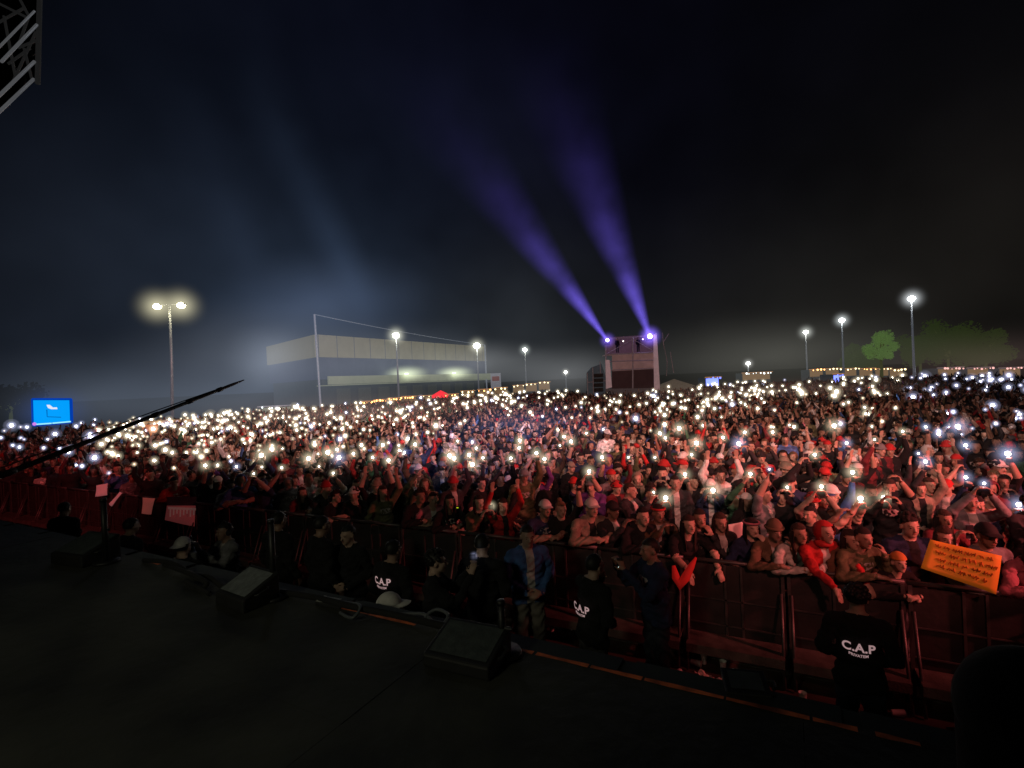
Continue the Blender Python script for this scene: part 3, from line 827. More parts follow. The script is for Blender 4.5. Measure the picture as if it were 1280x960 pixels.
# front row: specific people come first -------------------------------------------------
def at_front(px, off=.36):
    "spot behind the barrier whose head shows at px"
    lo, hi = -20.0, 40.0
    for _ in range(50):
        mid = (lo+hi)/2; q = proj(FP(mid, FN+off, 1.5))
        if q is None or q[0] > px: lo = mid
        else: hi = mid
    return FP(lo, FN+off)
front = [
 # px, off, pose, fem, top, sleeve, hair, hat, hatcol, scale, label
 (1272, .40, 'lean', True, 'pink', 'long', 'long', None, None, 1.0, 'person in pink top leaning on the barrier right of the orange placard'),
 (1228, .45, 'clasp', False, 'grey', 'long', 'short', 'cap', 'black', 1.02, 'person in grey top and black cap holding the orange placard'),
 (1178, .50, 'clasp', True, 'maroon', 'long', 'long', None, None, .98, 'long haired person in maroon holding the torn end of the orange placard'),
 (1135, .44, 'idle', False, 'navy', 'long', 'curly', None, None, 1.05, 'curly haired person in navy coat just left of the orange placard'),
 (1107, .34, 'lean', True, 'black', 'long', 'short', 'cap_back', 'orange', .84, 'short person in orange and black cap peeking over the barrier'),
 (1062, .36, 'cheek', False, 'olive', 'long', 'crop', None, None, .98, 'person in olive brown sleeves, hand to face, arm along the rail'),
 (1044, .42, 'lean', True, 'brown', 'long', 'long', None, None, .95, 'person in dark brown leaning beside the olive brown sleeves'),
 (1012, .34, 'reach', False, 'red', 'long', None, 'hood', 'red', 1.0, 'person in bright red hoodie with the hood up at the barrier'),
 (985, .34, 'lean', True, 'cream', 'long', 'long', None, None, .98, 'person in cream hoodie leaning folded arms on the barrier'),
 (958, .36, 'cheek', True, 'tan', 'long', 'short', 'beanie', 'tan', .98, 'person in tan jacket and tan beanie resting chin on hand'),
 (936, .34, 'mouth', True, 'navy', 'short', 'long', 'bandana', 'pink', .97, 'person with pink headband and bare forearms, hand at mouth'),
 (898, .40, 'clasp', True, 'black', 'long', 'long', None, None, .98, 'long haired person in black with hands held at the chest'),
 (872, .40, 'mouth', False, 'charcoal', 'long', 'short', None, None, 1.0, 'person in charcoal top between the red cloth and the white paper'),
 (850, .32, 'reach', True, 'black', 'short', 'long', None, None, .98, 'bare armed person in black top stretching red cloth over the barrier'),
 (822, .46, 'film', False, 'brown', 'long', 'short', 'bandana', 'red', 1.0, 'person with red headband holding hands up to the face'),
 (794, .40, 'lean', False, 'black', 'long', 'short', None, None, 1.0, 'person in black leaning between navy jacket and cream vest'),
 (764, .42, 'film', False, 'charcoal', 'long', 'short', 'cap', 'black', 1.0, 'person in charcoal and black cap filming with both hands'),
 (730, .36, 'lean', False, 'beige', 'short', 'short', 'cap', 'white', 1.04, 'person in beige shirt and white cap with forearms on the rail'),
 (700, .40, 'torch', True, 'black', 'short', 'bun', None, None, .98, 'person with hair bun raising a bare forearm beside the white cap'),
 (673, .36, 'lean', False, 'navy', 'short', 'short', 'cap', 'white', 1.0, 'person in dark navy shirt and white cap with crossed bare arms'),
 (628, .44, 'cheer', True, 'red', 'long', 'long', None, None, .96, 'person in red sweater spreading both hands in the air'),
 (598, .40, 'film', True, 'tan', 'long', 'long', None, None, .98, 'fair person in tan jacket holding a small white light'),
 (556, .40, 'lean', True, 'black', 'long', 'long', None, None, .98, 'long haired person in black left of the yellow display'),
 (538, .50, 'lean', False, 'pink', 'short', 'short', None, None, .98, 'person with pale pink sleeves leaning beside the yellow display'),
 (520, .38, 'lean', False, 'black', 'long', 'curly', None, None, 1.02, 'curly haired person in black with an orange lit face'),
 (478, .45, 'wave', True, 'olive', 'short', 'long', None, None, 1.0, 'person with long brown hair stretching one bare arm high'),
 (446, .8, 'idle', False, 'white', 'short', 'short', None, None, 1.0, 'person in white shirt behind the arm stretched high'),
]
front_p = []
for f in front:
    p = at_front(f[0], f[1]); occupy(p); occupy(p + NV*.25); front_p.append(p)
# rows
rows = []
smin, smax = -20.0, 62.0
ROW = .50; n_ = FN + .36
dens_fall = lambda y: 1.0 if y < 22 else 1.12
grid = []
while n_ < 95:
    step = .47 * dens_fall(n_)
    sv = smin + R.random()*.5
    while sv < 100:
        p = FP(sv + R.uniform(-.13, .13), n_ + R.uniform(-.12, .12))
        sv += step
        if p.y < 3.5 or not inside_extent(p): continue
        if n_ > 12 and R.random() < .10 + .14*math.sin(p.x*.5 + 2*math.sin(p.y*.33)): continue
        if n_ < FN + .6 and (p.x > 5.6 ): continue
        if not free(p): continue
        occupy(p); grid.append((p, None, None))
    n_ += ROW if n_ < 24 else (.62 if n_ < 40 else .74)
allp = [(p, px, py) for p, px, py in explicit] + grid
# tower footprint kept clear
TWc = P(788, 470, 59)
allp = [q for q in allp if not (abs(q[0].x - TWc.x) < 6 and abs(q[0].y - TWc.y) < 5)]
allp.sort(key=lambda q: (q[0] - V(0,0,0)).length)
NIND = 300 - len(front) - 1
inview = []; rest = []
for q in allp:
    pr = proj((q[0].x, q[0].y, 1.6))
    vis = pr and -15 < pr[0] < 1295
    if vis and len(inview) < NIND: inview.append(q)
    else: rest.append(q)

GROUP = 'concert crowd behind the barrier'
for f, p in zip(front, front_p):
    px, off, pose, fem, top, sl, hr, hat, hc, scl, lab = f
    o = person(pose, fem, p, facing(p, .12), lab, top, sl, hr, hat, hc or 'black', GROUP, scl)
    if pose == 'film': 
        q, d, n = hand(o, pose, fem)
        phone(q, V(0,0,1), facing(p, 0), 'phone held by the ' + lab.split(' holding')[0].split(' filming')[0], lit=(px == 598), gsize=.7)
    if px == 700:
        q, d, n = hand(o, pose, fem); phone(q, d, n, 'small phone raised by the bare forearm beside the white cap', lit=False)
ORD = ['front', 'second', 'third', 'fourth', 'fifth', 'sixth', 'seventh', 'eighth', 'ninth', 'tenth', 'eleventh', 'twelfth', 'thirteenth', 'fourteenth', 'fifteenth', 'sixteenth', 'seventeenth', 'eighteenth']
def where(px):
    for lim, t_ in ((75, 'below blue screen'), (160, 'behind pink placards'), (240, 'below twin floodlight'), (340, 'below crane tip'), (430, 'below warehouse corner'), (530, 'below first warehouse lamp'), (630, 'below second warehouse lamp'), (700, 'below lone small lamp'), (760, 'just left of tower'), (830, 'below light tower'), (930, 'just right of tower'), (1025, 'below dimmest mast'), (1075, 'below middle mast'), (1130, 'below green tree'), (1190, 'below tallest mast'), (1400, 'near orange placard')):
        if px < lim: return t_
TOPW = [('black', 40), ('charcoal', 18), ('grey', 7), ('white', 4), ('navy', 12), ('red', 3), ('maroon', 7), ('beige', 3), ('pink', 1), ('blue', 2), ('green', 3), ('olive', 5), ('brown', 7), ('cream', 2), ('tan', 3), ('purple', 1)]
def wc(lst): return R.choices([a for a, _ in lst], [b for _, b in lst])[0]
used = set(); tops_used = {}
ptex = {'torch': 'torch raised', 'torch_left': 'torch raised', 'cheer': 'arms up', 'film': 'filming', 'film_high': 'filming overhead', 'idle': 'standing', 'clasp': 'hands clasped', 'wave': 'waving', 'mouth': 'hand raised', 'lean': 'leaning', 'cheek': 'hand raised'}
for p, px0, py0 in inview:
    pr = proj((p.x, p.y, 1.6)); row = int(round((p.dot(NV) - FN - .36)/ROW)); row = max(0, min(row, 17))
    lit = px0 is not None
    extra_lit = (not lit) and p.y > 9.0 and ((100 < pr[0] < 560 and R.random() < .30) or (pr[0] > 560 and R.random() < .04))
    if extra_lit: pose = R.choice(['torch', 'torch_left', 'film_high']); lit = True
    elif lit: pose = LP_[(px0, py0)] if LP_[(px0, py0)] != 'torch' else R.choice(['torch', 'torch_left'])
    elif row == 0: pose = R.choices(['lean', 'cheek', 'clasp', 'mouth'], [5, 2, 1, 1])[0]
    else: pose = R.choices(['idle', 'clasp', 'film', 'film_high', 'cheer', 'wave', 'mouth'], [34, 18, 14, 8, 6, 8, 8])[0]
    fem = R.random() < .45
    for tries in range(60):
        top = wc(TOPW); sl = R.choice(['long', 'long', 'short'])
        hr = R.choice(['long', 'long', 'bun', 'curly']) if fem else R.choice(['short', 'short', 'crop', 'curly'])
        hat = R.choices([None, 'cap', 'cap_back', 'beanie', 'hood'], [50, 20, 6, 9, 9])[0]
        hc = R.choice(['black', 'black', 'white', 'grey', 'red', 'red', 'beige']) if hat != 'hood' else top
        wear = {None: {'long': 'long hair', 'bun': 'hair bun', 'curly': 'curly hair', 'short': 'short hair', 'crop': 'cropped hair'}[hr],
                'cap': hc + ' cap', 'cap_back': hc + ' backwards cap', 'beanie': hc + ' beanie', 'hood': 'hood up'}[hat]
        garment = 'hoodie' if hat == 'hood' else ('T-shirt' if sl == 'short' else 'jacket')
        desc = '%s %s, %s' % (top, garment, wear)
        lab = 'person in %s, %s, %s row %s' % (desc, ptex[pose], ORD[row], where(pr[0])); assert len(lab.split()) <= 16, lab
        if lab not in used: break
    used.add(lab)
    if hat == 'hood': hr = None
    scl = R.uniform(.93, 1.06) if not fem else R.uniform(.90, 1.0)
    o = person(pose, fem, p, facing(p), lab, top, sl, hr, hat, hc, GROUP, scl)
    if lit:
        side = 'l' if pose == 'torch_left' else 'r'
        q, d, n = hand(o, pose, fem, side)
        if px0 is not None:
            want = G(px0, py0, q.z)
            o.location += Vector((want.x - q.x, want.y - q.y, 0)); q = Vector((want.x, want.y, q.z))
        dd = V(-q.x, -q.y, 0).normalized()
        cool = 1 if (pr[0] > 1140 or pr[0] < 110 or R.random() < .1) else 0
        phone(q, V(0,0,1) , -dd, 'lit phone of person in %s, %s row %s' % (desc, ORD[row], where(pr[0])), True, cool, R.choice([.45, .6, .75, .85, 1.0, 1.25]), 'phone torches in the crowd')
    elif pose in ('film', 'film_high') and R.random() < .8:
        q, d, n = hand(o, pose, fem); c = V(*[0,0,0])
        phone(q, V(0,0,1), facing(p, .1)*-1 , 'dark phone of person in %s, %s row %s' % (desc, ORD[row], where(pr[0])), False)

# ------------------------------------------------------------------ far crowd: one mass
def lod(pose, fem, hairk, hat, faces):
    B = BODY[(pose, fem)]
    bm = bmesh.new(); bm.from_mesh(B['me'])
    for me in ([HAIRM[hairk][0]] if hairk else []) + ([HATS[hat]] if hat else []):
        off = 7 if me.name.startswith('hair') else 8
        t2 = bmesh.new(); t2.from_mesh(me); t2.transform(B['HM'])
        mp = [bm.verts.new(v.co) for v in t2.verts]; t2.verts.index_update()
        for f_ in t2.faces:
            try: q = bm.faces.new([mp[v.index] for v in f_.verts]); q.material_index = off
            except Exception: pass
        t2.free()
    me = bpy.data.meshes.new('lod'); bm.to_mesh(me); bm.free()
    for k_ in range(9): me.materials.append(SKIN)
    o = bpy.data.objects.new('lod', me); col.objects.link(o)
    d = o.modifiers.new('d', 'DECIMATE'); d.ratio = faces / max(1, len(me.polygons)*2); d.use_collapse_triangulate = True
    dg = bpy.context.evaluated_depsgraph_get(); dg.update()
    out = bpy.data.meshes.new_from_object(o.evaluated_get(dg), depsgraph=dg)
    nv = len(out.vertices); out.calc_loop_triangles(); nt_ = len(out.loop_triangles)
    co = np.empty(nv*3); out.vertices.foreach_get('co', co); tri = np.empty(nt_*3, np.int32); out.loop_triangles.foreach_get('vertices', tri)
    pi = np.empty(nt_, np.int32); out.loop_triangles.foreach_get('polygon_index', pi)
    mi = np.empty(len(out.polygons), np.int32); out.polygons.foreach_get('material_index', mi)
    bpy.data.objects.remove(o); bpy.data.meshes.remove(out); bpy.data.meshes.remove(me)
    return co.reshape(-1, 3), tri.reshape(-1, 3), mi[pi]
variants = [('idle', 0, 'short', None), ('idle', 1, 'long', None), ('clasp', 0, 'short', 'cap'), ('film', 1, 'long', None), ('film', 0, 'crop', None), ('film_high', 0, 'short', 'beanie'),
            ('cheer', 1, 'bun', None), ('wave', 0, 'curly', None), ('torch', 0, 'short', 'cap'), ('torch', 1, 'long', None), ('torch_left', 0, 'crop', None), ('torch_left', 1, 'long', None)]
LOD1 = [lod(a, bool(b), c, d, 1200) for a, b, c, d in variants]
LOD2 = [lod(a, bool(b), c, d, 330) for a, b, c, d in variants]
LIT = [8, 9, 10, 11]
VS = []; FS = []; CS = []; base = 0
phl = []     # lit phones
skinpal = np.array([(.22,.125,.085), (.32,.20,.145), (.42,.28,.21), (.15,.08,.055)])
hairpal = np.array([(.006,.005,.005), (.010,.008,.007), (.016,.010,.008), (.05,.03,.016)])
tropal = np.array([(.015,.015,.018), (.03,.04,.07), (.10,.10,.10)])
def litprob(p, d):
    pr = proj((p.x, p.y, 2.0))
    if pr is None: return 0
    px = pr[0]
    if d < 10.5: return .0
    lf = 110 < px < 545
    if pr[2] < 20: k = .40 if lf else .09
    elif pr[2] < 30: k = .30 if lf else .20
    elif pr[2] < 42: k = .14 if lf else .12
    else: k = .05
    k *= 1 + .6*math.sin(p.x*.31 + 1.3*math.sin(p.y*.17)) * math.sin(p.y*.27 + 2)
    if px > 980: k *= .62
    if px > 1080 and pr[2] > 30: k *= .8
    if px < 120: k *= .5
    if 560 < px < 690 and pr[2] < 30: k *= .35
    return k
for p, px0, py0 in rest:
    d = p.length
    lit = (px0 is not None) or R.random() < litprob(p, d)
    vi = R.choice(LIT) if lit else R.choices(range(12), [20, 18, 14, 10, 8, 7, 5, 8, 3, 3, 0, 0])[0]
    L_ = (LOD1 if d < 24 else LOD2)[vi]
    f = facing(p); a = math.atan2(f.x, -f.y); ca, sa = math.cos(a), math.sin(a); s_ = R.choice([R.uniform(.88, 1.08), R.uniform(.95, 1.05)]) * (1.12 if R.random() < .015 else 1)
    co, tri, mi = L_
    X = np.empty_like(co); X[:, 0] = (co[:, 0]*ca - co[:, 1]*sa)*s_ + p.x; X[:, 1] = (co[:, 0]*sa + co[:, 1]*ca)*s_ + p.y; X[:, 2] = co[:, 2]*s_
    VS.append(X); FS.append(tri + base); base += len(X)
    top = np.array(COLS[wc(TOPW)]); sk = skinpal[R.randrange(4)]; hr = hairpal[R.randrange(4)]
    hatc = np.array(COLS[R.choice(['black', 'black', 'white', 'grey', 'red', 'beige'])]); slv = top if R.random() < .65 else sk
    pal = np.stack([sk, top, slv, tropal[R.randrange(3)], (.03, .03, .03), (.01, .01, .01), (.25, .08, .07), hr, hatc])
    cf = pal[mi] * np.exp(NR.normal(0, .38, (len(mi), 1))); CS.append(cf)
    if lit:
        po, fe = variants[vi][0], bool(variants[vi][1])
        q = BODY[(po, fe)]['pr' if po == 'torch' else 'pl'][0]
        phl.append((p.x + (q.x*ca - q.y*sa)*s_, p.y + (q.x*sa + q.y*ca)*s_, q.z*s_ + .09))
VS = np.concatenate(VS); FS = np.concatenate(FS); CS = np.concatenate(CS)
me = bpy.data.meshes.new('far_crowd')
me.vertices.add(len(VS)); me.vertices.foreach_set('co', VS.astype(np.float32).ravel())
me.loops.add(len(FS)*3); me.loops.foreach_set('vertex_index', FS.astype(np.int32).ravel())
me.polygons.add(len(FS)); me.polygons.foreach_set('loop_start', np.arange(0, len(FS)*3, 3, dtype=np.int32))
me.update(calc_edges=True)
me.polygons.foreach_set('use_smooth', np.ones(len(FS), bool))
at = me.attributes.new('Tint', 'FLOAT_COLOR', 'FACE'); at.data.foreach_set('color', np.concatenate([CS, np.ones((len(CS), 1))], 1).astype(np.float32).ravel())
me.materials.append(mat('crowd_cloth', src='attr', rough=.8, var=.1, scale=3))
o = ob('crowd', me); tag(o, 'dense mass of concert goers stretching back to the tower and masts', 'crowd', kind='stuff')
print('PEOPLE far', len(rest), 'tris', len(FS), 'lit', len(phl))

# far torches: one mass of lights, each with glowing halo shells put in, sized by distance
m = MB(); bucketm = [CORE, COREC]
nb = 9
glist = {}
for c_ in (0, 1):
    for lvl in (0, 1, 2):
        for b in range(nb):
            pass
far_mats = [emat('far_torch', (1, .9, .74), 17.0), emat('far_torch_cool', (.82, .86, 1), 17.0), emat('far_torch_dim', (1, .80, .60), 3.0)]
fm = list(far_mats); gidx = {}
ICO = MB(); ICO.ball((0,0,0), 1.0, nu=6, nv=4); SPH = MB(); SPH.ball((0,0,0), 1.0, nu=10, nv=6)
cores = MB(); glows = MB()
gm = []
for (x, y, z) in phl:
    dist = math.sqrt(x*x + y*y); pr = proj((x, y, z)); cool = 1 if (pr and (pr[0] > 1130 or pr[0] < 120)) or R.random() < .07 else 0
    bs = min(1.7, max(.28, R.lognormvariate(-.45, .45))); z += R.uniform(-.25, .12); r = (.012 + .0013*dist)*bs
    cores.add([(a*r+x, b*r+y, c*r+z) for a, b, c in ICO.v], ICO.f, 2 if bs < .45 else cool)
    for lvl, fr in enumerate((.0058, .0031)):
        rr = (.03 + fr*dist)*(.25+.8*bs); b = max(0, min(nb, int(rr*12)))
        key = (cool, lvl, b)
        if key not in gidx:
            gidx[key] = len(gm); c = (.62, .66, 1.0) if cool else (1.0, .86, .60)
            gm.append(vmat_flat('far_halo_%d_%d_%d' % key, c, (.07, .26)[lvl]/((b+.5)/12)))
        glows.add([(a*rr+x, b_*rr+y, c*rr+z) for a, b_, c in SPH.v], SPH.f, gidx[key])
tag(cores.build('phone_lights', far_mats), 'hundreds of tiny phone torches sparkling over the far crowd', 'phone lights', kind='stuff')
tag(glows.build('torch_halos', gm), 'faint glow halos added round the far phone torches', 'haze', kind='stuff')

# ------------------------------------------------------------------ crew in the pit
def pit(px, py, z): return G(px, py, z)
def crew(px, py_head, pose, fem, face, label, top='black', sleeve='long', hair='short', hat=None, hatc='black', scale=1.0, z=None):
    g_ = G(px, py_head, 1.70*scale)
    o = person(pose, fem, (g_.x, g_.y, 0), face, label, top, sleeve, hair, hat, hatc, 'crew in the pit', scale)
    for ch in o.children:
        if ch.name.startswith('hair'): ch.material_slots[0].link = 'OBJECT'; ch.material_slots[0].material = HAIRB
    return o
def lettering(o, w, z=1.27, y=.118, sub=True, dim=1.0, txt='C.A.P', sc_=1.0):
    cu = bpy.data.curves.new('t', 'FONT'); cu.body = txt; cu.size = .14; cu.align_x = 'CENTER'; cu.extrude = .001; cu.offset = .004; cu.space_character = 1.05
    to = bpy.data.objects.new('t', cu); col.objects.link(to)
    cu2 = bpy.data.curves.new('t2', 'FONT'); cu2.body = 'PRIVATEM'; cu2.size = .045; cu2.align_x = 'CENTER'; cu2.extrude = .001; cu2.offset = .001
    to2 = bpy.data.objects.new('t2', cu2); col.objects.link(to2)
    dg = bpy.context.evaluated_depsgraph_get(); dg.update()
    for src, nm, dz in ((to, 'back_lettering', 0), (to2, 'small_lettering', -.065)):
        me = bpy.data.meshes.new_from_object(src.evaluated_get(dg), depsgraph=dg)
        co = np.empty(len(me.vertices)*3); me.vertices.foreach_get('co', co); co = co.reshape(-1, 3)
        if nm == 'small_lettering': co[:, 1] += -.03*np.cos(co[:, 0]*9) + .03
        # wrap on the back: text x -> local -x (read from behind), y -> z, curve with the back
        X = np.empty_like(co); X[:, 0] = -co[:, 0]*sc_; X[:, 2] = z + dz*sc_ + co[:, 1]*sc_; X[:, 1] = y - 1.9*X[:, 0]**2 + co[:, 2]*.5
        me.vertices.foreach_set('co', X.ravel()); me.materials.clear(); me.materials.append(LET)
        me.flip_normals(); ob(nm, me, o)
    bpy.data.objects.remove(to); bpy.data.objects.remove(to2)
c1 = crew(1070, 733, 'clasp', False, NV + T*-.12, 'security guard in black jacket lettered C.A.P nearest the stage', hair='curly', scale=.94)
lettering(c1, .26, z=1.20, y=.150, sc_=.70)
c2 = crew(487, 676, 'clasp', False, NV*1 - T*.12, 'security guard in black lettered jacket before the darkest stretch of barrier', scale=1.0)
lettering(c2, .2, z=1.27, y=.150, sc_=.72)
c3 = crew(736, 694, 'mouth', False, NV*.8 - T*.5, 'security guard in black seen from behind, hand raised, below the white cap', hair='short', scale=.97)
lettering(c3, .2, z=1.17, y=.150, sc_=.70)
crew(657, 655, 'clasp', False, V(.25, -1, 0), 'crew member in blue sweater facing the stage with hands clasped', 'blue', 'long', 'short', scale=1.02)
c5 = crew(816, 672, 'film', False, V(-1, -.25, 0), 'crew member in navy jacket turned sideways holding a radio', 'navy', 'long', 'short', scale=1.0)
crew(225, 673, 'idle', False, NV*1.0 + T*.4, 'crew member in black with round white cap beside the striped banner', 'black', 'long', 'short', 'cap_back', 'white', 1.0)
crew(480, 743, 'idle', False, NV*1.0 - T*1.2, 'crew member close under the stage edge, only a white cap showing', 'black', 'long', 'short', 'cap', 'white', 1.0)
c8 = crew(284, 652, 'film', False, V(-.6, -.8, 0), 'camera operator in grey with camera rig below the crane tip', 'grey', 'long', 'short', 'headphones', 'black', 1.0)
c9 = crew(540, 688, 'film', False, V(.8, .1, 0), 'dark haired photographer in black bending over a small lit screen', 'black', 'long', 'curly', scale=1.0)
crew(345, 640, 'idle', False, NV, 'guard in black standing behind the middle stage post', scale=1.05)
crew(398, 645, 'idle', False, NV*1 - T*.3, 'broad guard in black with back turned in the dark stretch', hair='crop', scale=1.07)
crew(438, 655, 'clasp', False, NV*-1, 'guard in black facing the stage in the dark stretch', scale=1.0)
crew(600, 668, 'clasp', False, NV*1 + T*.2, 'guard in black beside the person in blue sweater', hair='crop', scale=1.03)
crew(160, 648, 'idle', False, NV, 'guard in black under the slanted pink placard', scale=1.0)
crew(78, 628, 'idle', False, NV*1 + T*.5, 'guard in black under the crane arm', scale=1.0)
# radio, screens, camera rig
q, d, n = hand(c5, 'film', False)
t = thing('radio', 'small walkie talkie held by the crew member in navy', 'radio', q)
m = MB(); m.box((-.03, -.018, -.07), (.03, .018, .06)); m.build('case', wbody, t, bevel=.005)
m = MB(); m.tube([(.02, 0, .06), (.02, 0, .19)], [.008, .005], 8); m.build('antenna', postm, t)
m = MB(); m.box((-.02, -.0215, -.03), (-.01, -.0185, -.02)); m.build('status_light', emat('led_white', (.8, 1, .95), 4), t)
q, d, n = hand(c8, 'film', False)
t = thing('camera_rig', 'video camera with a glint put in as glow held by the grey clad operator', 'camera', q + V(-.05, -.1, -.12), .6)
m = MB(); m.box((-.09, -.22, -.08), (.09, .14, .12)); m.build('camera_body', mat('camera_grey', (.12, .12, .13), rough=.4), t, bevel=.015)
m = MB(); m.tube([(0, -.22, .02), (0, -.36, .02)], [.055, .065], 16); m.build('lens', wbody, t, True)
m = MB(); m.box((-.07, -.1, .12), (.07, .04, .2)); m.build('viewfinder', wbody, t, bevel=.01)
m = MB(); m.tube([(.05, -.1, .12), (.05, -.05, .26), (.05, .08, .26), (.05, .12, .12)], .012, 8); m.build('handle', wbody, t, True)
m = MB(); m.ball((-.095, -.1, .05), (.006, .04, .05), 0, 10, 6); m.build('badge_glint', emat('badge', (.9, .95, 1), .7), t, True)  # shiny patch painted as a glowing glint, no lamp
q, d, n = hand(c9, 'film', False)
phone(q, V(0,0,1), V(0, -1, 0), 'small phone with bright white screen held by the photographer in black', True, 1, .45)
# hard to see crew hands etc. : red cloth, paper, placards
def sheet(name, corners, mm, label, cat, thick=.004, nx=10, ny=8, bend=.02, parts=None):
    a, b, c, d = corners   # tl, tr, br, bl
    nrm = (b-a).cross(d-a).normalized()
    vs = []; fs = []
    for j in range(ny+1):
        for i in range(nx+1):
            u, v = i/nx, j/ny
            p = a.lerp(b, u).lerp(d.lerp(c, u), v) + nrm*bend*(math.sin(u*5+1)*.6 + math.sin(v*4+u*3)*.5)
            vs.append(p)
    for j in range(ny):
        for i in range(nx): fs.append((j*(nx+1)+i, j*(nx+1)+i+1, (j+1)*(nx+1)+i+1, (j+1)*(nx+1)+i))
    cen = (a+b+c+d)/4
    m = MB(); m.add([v-cen for v in vs], fs)
    o = m.build(name, mm, smooth=True, loc=cen); s_ = o.modifiers.new('t', 'SOLIDIFY'); s_.thickness = thick
    tag(o, label, cat)
    return o, nrm
def PD(px, py, d): return P(px, py, d)
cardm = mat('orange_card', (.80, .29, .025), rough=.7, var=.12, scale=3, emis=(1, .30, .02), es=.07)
dA, dB = 5.05, 4.75
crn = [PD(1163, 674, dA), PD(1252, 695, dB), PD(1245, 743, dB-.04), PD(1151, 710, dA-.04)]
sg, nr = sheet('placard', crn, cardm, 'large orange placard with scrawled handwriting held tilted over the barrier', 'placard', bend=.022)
# handwriting strokes as a part
ink = mat('marker_ink', (.50, .13, .012), rough=.8, var=.5, scale=14)
m = MB(); rr = random.Random(4)
tocam = (V(0,0,CZ) - sg.location).normalized()
if nr.dot(tocam) < 0: nr = -nr
for ln in range(4):
    u = .10 + .03*ln
    while u < .86:
        wl = rr.uniform(.06, .15); pts = []
        nn = int(wl/.012)
        for k in range(nn+1):
            uu = u + wl*k/nn; vv = .16 + ln*.2 + .05*math.sin(k*2.3+u*40) + rr.uniform(-.025, .025)
            base_ = crn[0].lerp(crn[1], uu).lerp(crn[3].lerp(crn[2], uu), vv)
            bend = .022*(math.sin(uu*5+1)*.6 + math.sin(vv*4+uu*3)*.5)
            nrm0 = (crn[1]-crn[0]).cross(crn[3]-crn[0]).normalized()
            pts.append(base_ + nrm0*bend + nr*.006 - sg.location)
        m.tube(pts, .0058, 5)
        u += wl + rr.uniform(.03, .05)
m.build('handwriting', ink, sg)
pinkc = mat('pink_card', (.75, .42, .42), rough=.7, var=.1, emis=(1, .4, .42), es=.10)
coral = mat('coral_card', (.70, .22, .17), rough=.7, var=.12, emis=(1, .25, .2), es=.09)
white = mat('white_paper', (.75, .70, .68), rough=.7, var=.08)
def fdepth(px, py, off=-.15):
    r = ray(px, py); return (FN + off) / r.dot(NV)
def quadsheet(name, pts, d, mm, label, cat, **k):
    if d is None: d = fdepth(sum(p[0] for p in pts)/4, sum(p[1] for p in pts)/4)
    return sheet(name, [PD(x, y, d) for x, y in pts], mm, label, cat, nx=5, ny=5, **k)
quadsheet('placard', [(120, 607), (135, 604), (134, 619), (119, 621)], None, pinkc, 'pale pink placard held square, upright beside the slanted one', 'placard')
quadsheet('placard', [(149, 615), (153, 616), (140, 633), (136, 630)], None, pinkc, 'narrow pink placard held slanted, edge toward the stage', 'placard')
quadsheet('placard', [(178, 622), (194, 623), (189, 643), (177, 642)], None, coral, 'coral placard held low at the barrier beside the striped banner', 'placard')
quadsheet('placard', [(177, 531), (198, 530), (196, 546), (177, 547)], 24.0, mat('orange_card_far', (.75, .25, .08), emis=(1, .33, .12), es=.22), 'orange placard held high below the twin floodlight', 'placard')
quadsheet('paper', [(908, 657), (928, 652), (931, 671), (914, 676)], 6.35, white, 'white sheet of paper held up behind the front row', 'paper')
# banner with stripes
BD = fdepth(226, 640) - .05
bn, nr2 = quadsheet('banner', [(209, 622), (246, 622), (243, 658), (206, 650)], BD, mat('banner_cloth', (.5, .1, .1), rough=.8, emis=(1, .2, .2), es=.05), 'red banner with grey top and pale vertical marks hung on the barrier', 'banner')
if nr2.dot((V(0,0,CZ)-bn.location)) < 0: nr2 = -nr2
m = MB(); pts = [PD(209, 621, BD-.06), PD(246, 621, BD-.06), PD(245, 632, BD-.06), PD(208, 632, BD-.06)]; m.add([q - bn.location for q in pts], [(0,1,2,3)]); m.build('top_band', mat('grey_band', (.12, .12, .17), rough=.8), bn)
m = MB()
for k in range(8):
    x = 212 + k*4.2; m.add([PD(a, b, BD-.08) - bn.location for a, b in ((x, 635), (x+2.0, 635), (x+1.6, 646 - (k % 3)*2), (x-.2, 646 - (k % 3)*2))], [(0,1,2,3)])
m.add([PD(a, b, BD-.09) - bn.location for a, b in ((210, 633.5), (245, 635), (245, 638), (210, 636.5))], [(0,1,2,3)])
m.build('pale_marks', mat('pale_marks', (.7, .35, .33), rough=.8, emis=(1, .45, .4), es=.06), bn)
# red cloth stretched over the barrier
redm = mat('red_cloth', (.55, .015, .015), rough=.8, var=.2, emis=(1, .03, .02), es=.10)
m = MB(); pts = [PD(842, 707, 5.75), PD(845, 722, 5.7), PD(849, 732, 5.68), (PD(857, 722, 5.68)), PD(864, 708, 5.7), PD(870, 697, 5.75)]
m.tube(pts, [.02, .045, .05, .05, .035, .012], 10); tag(m.build('cloth', redm, smooth=True), 'red cloth pulled taut over the barrier between two bare arms', 'cloth')
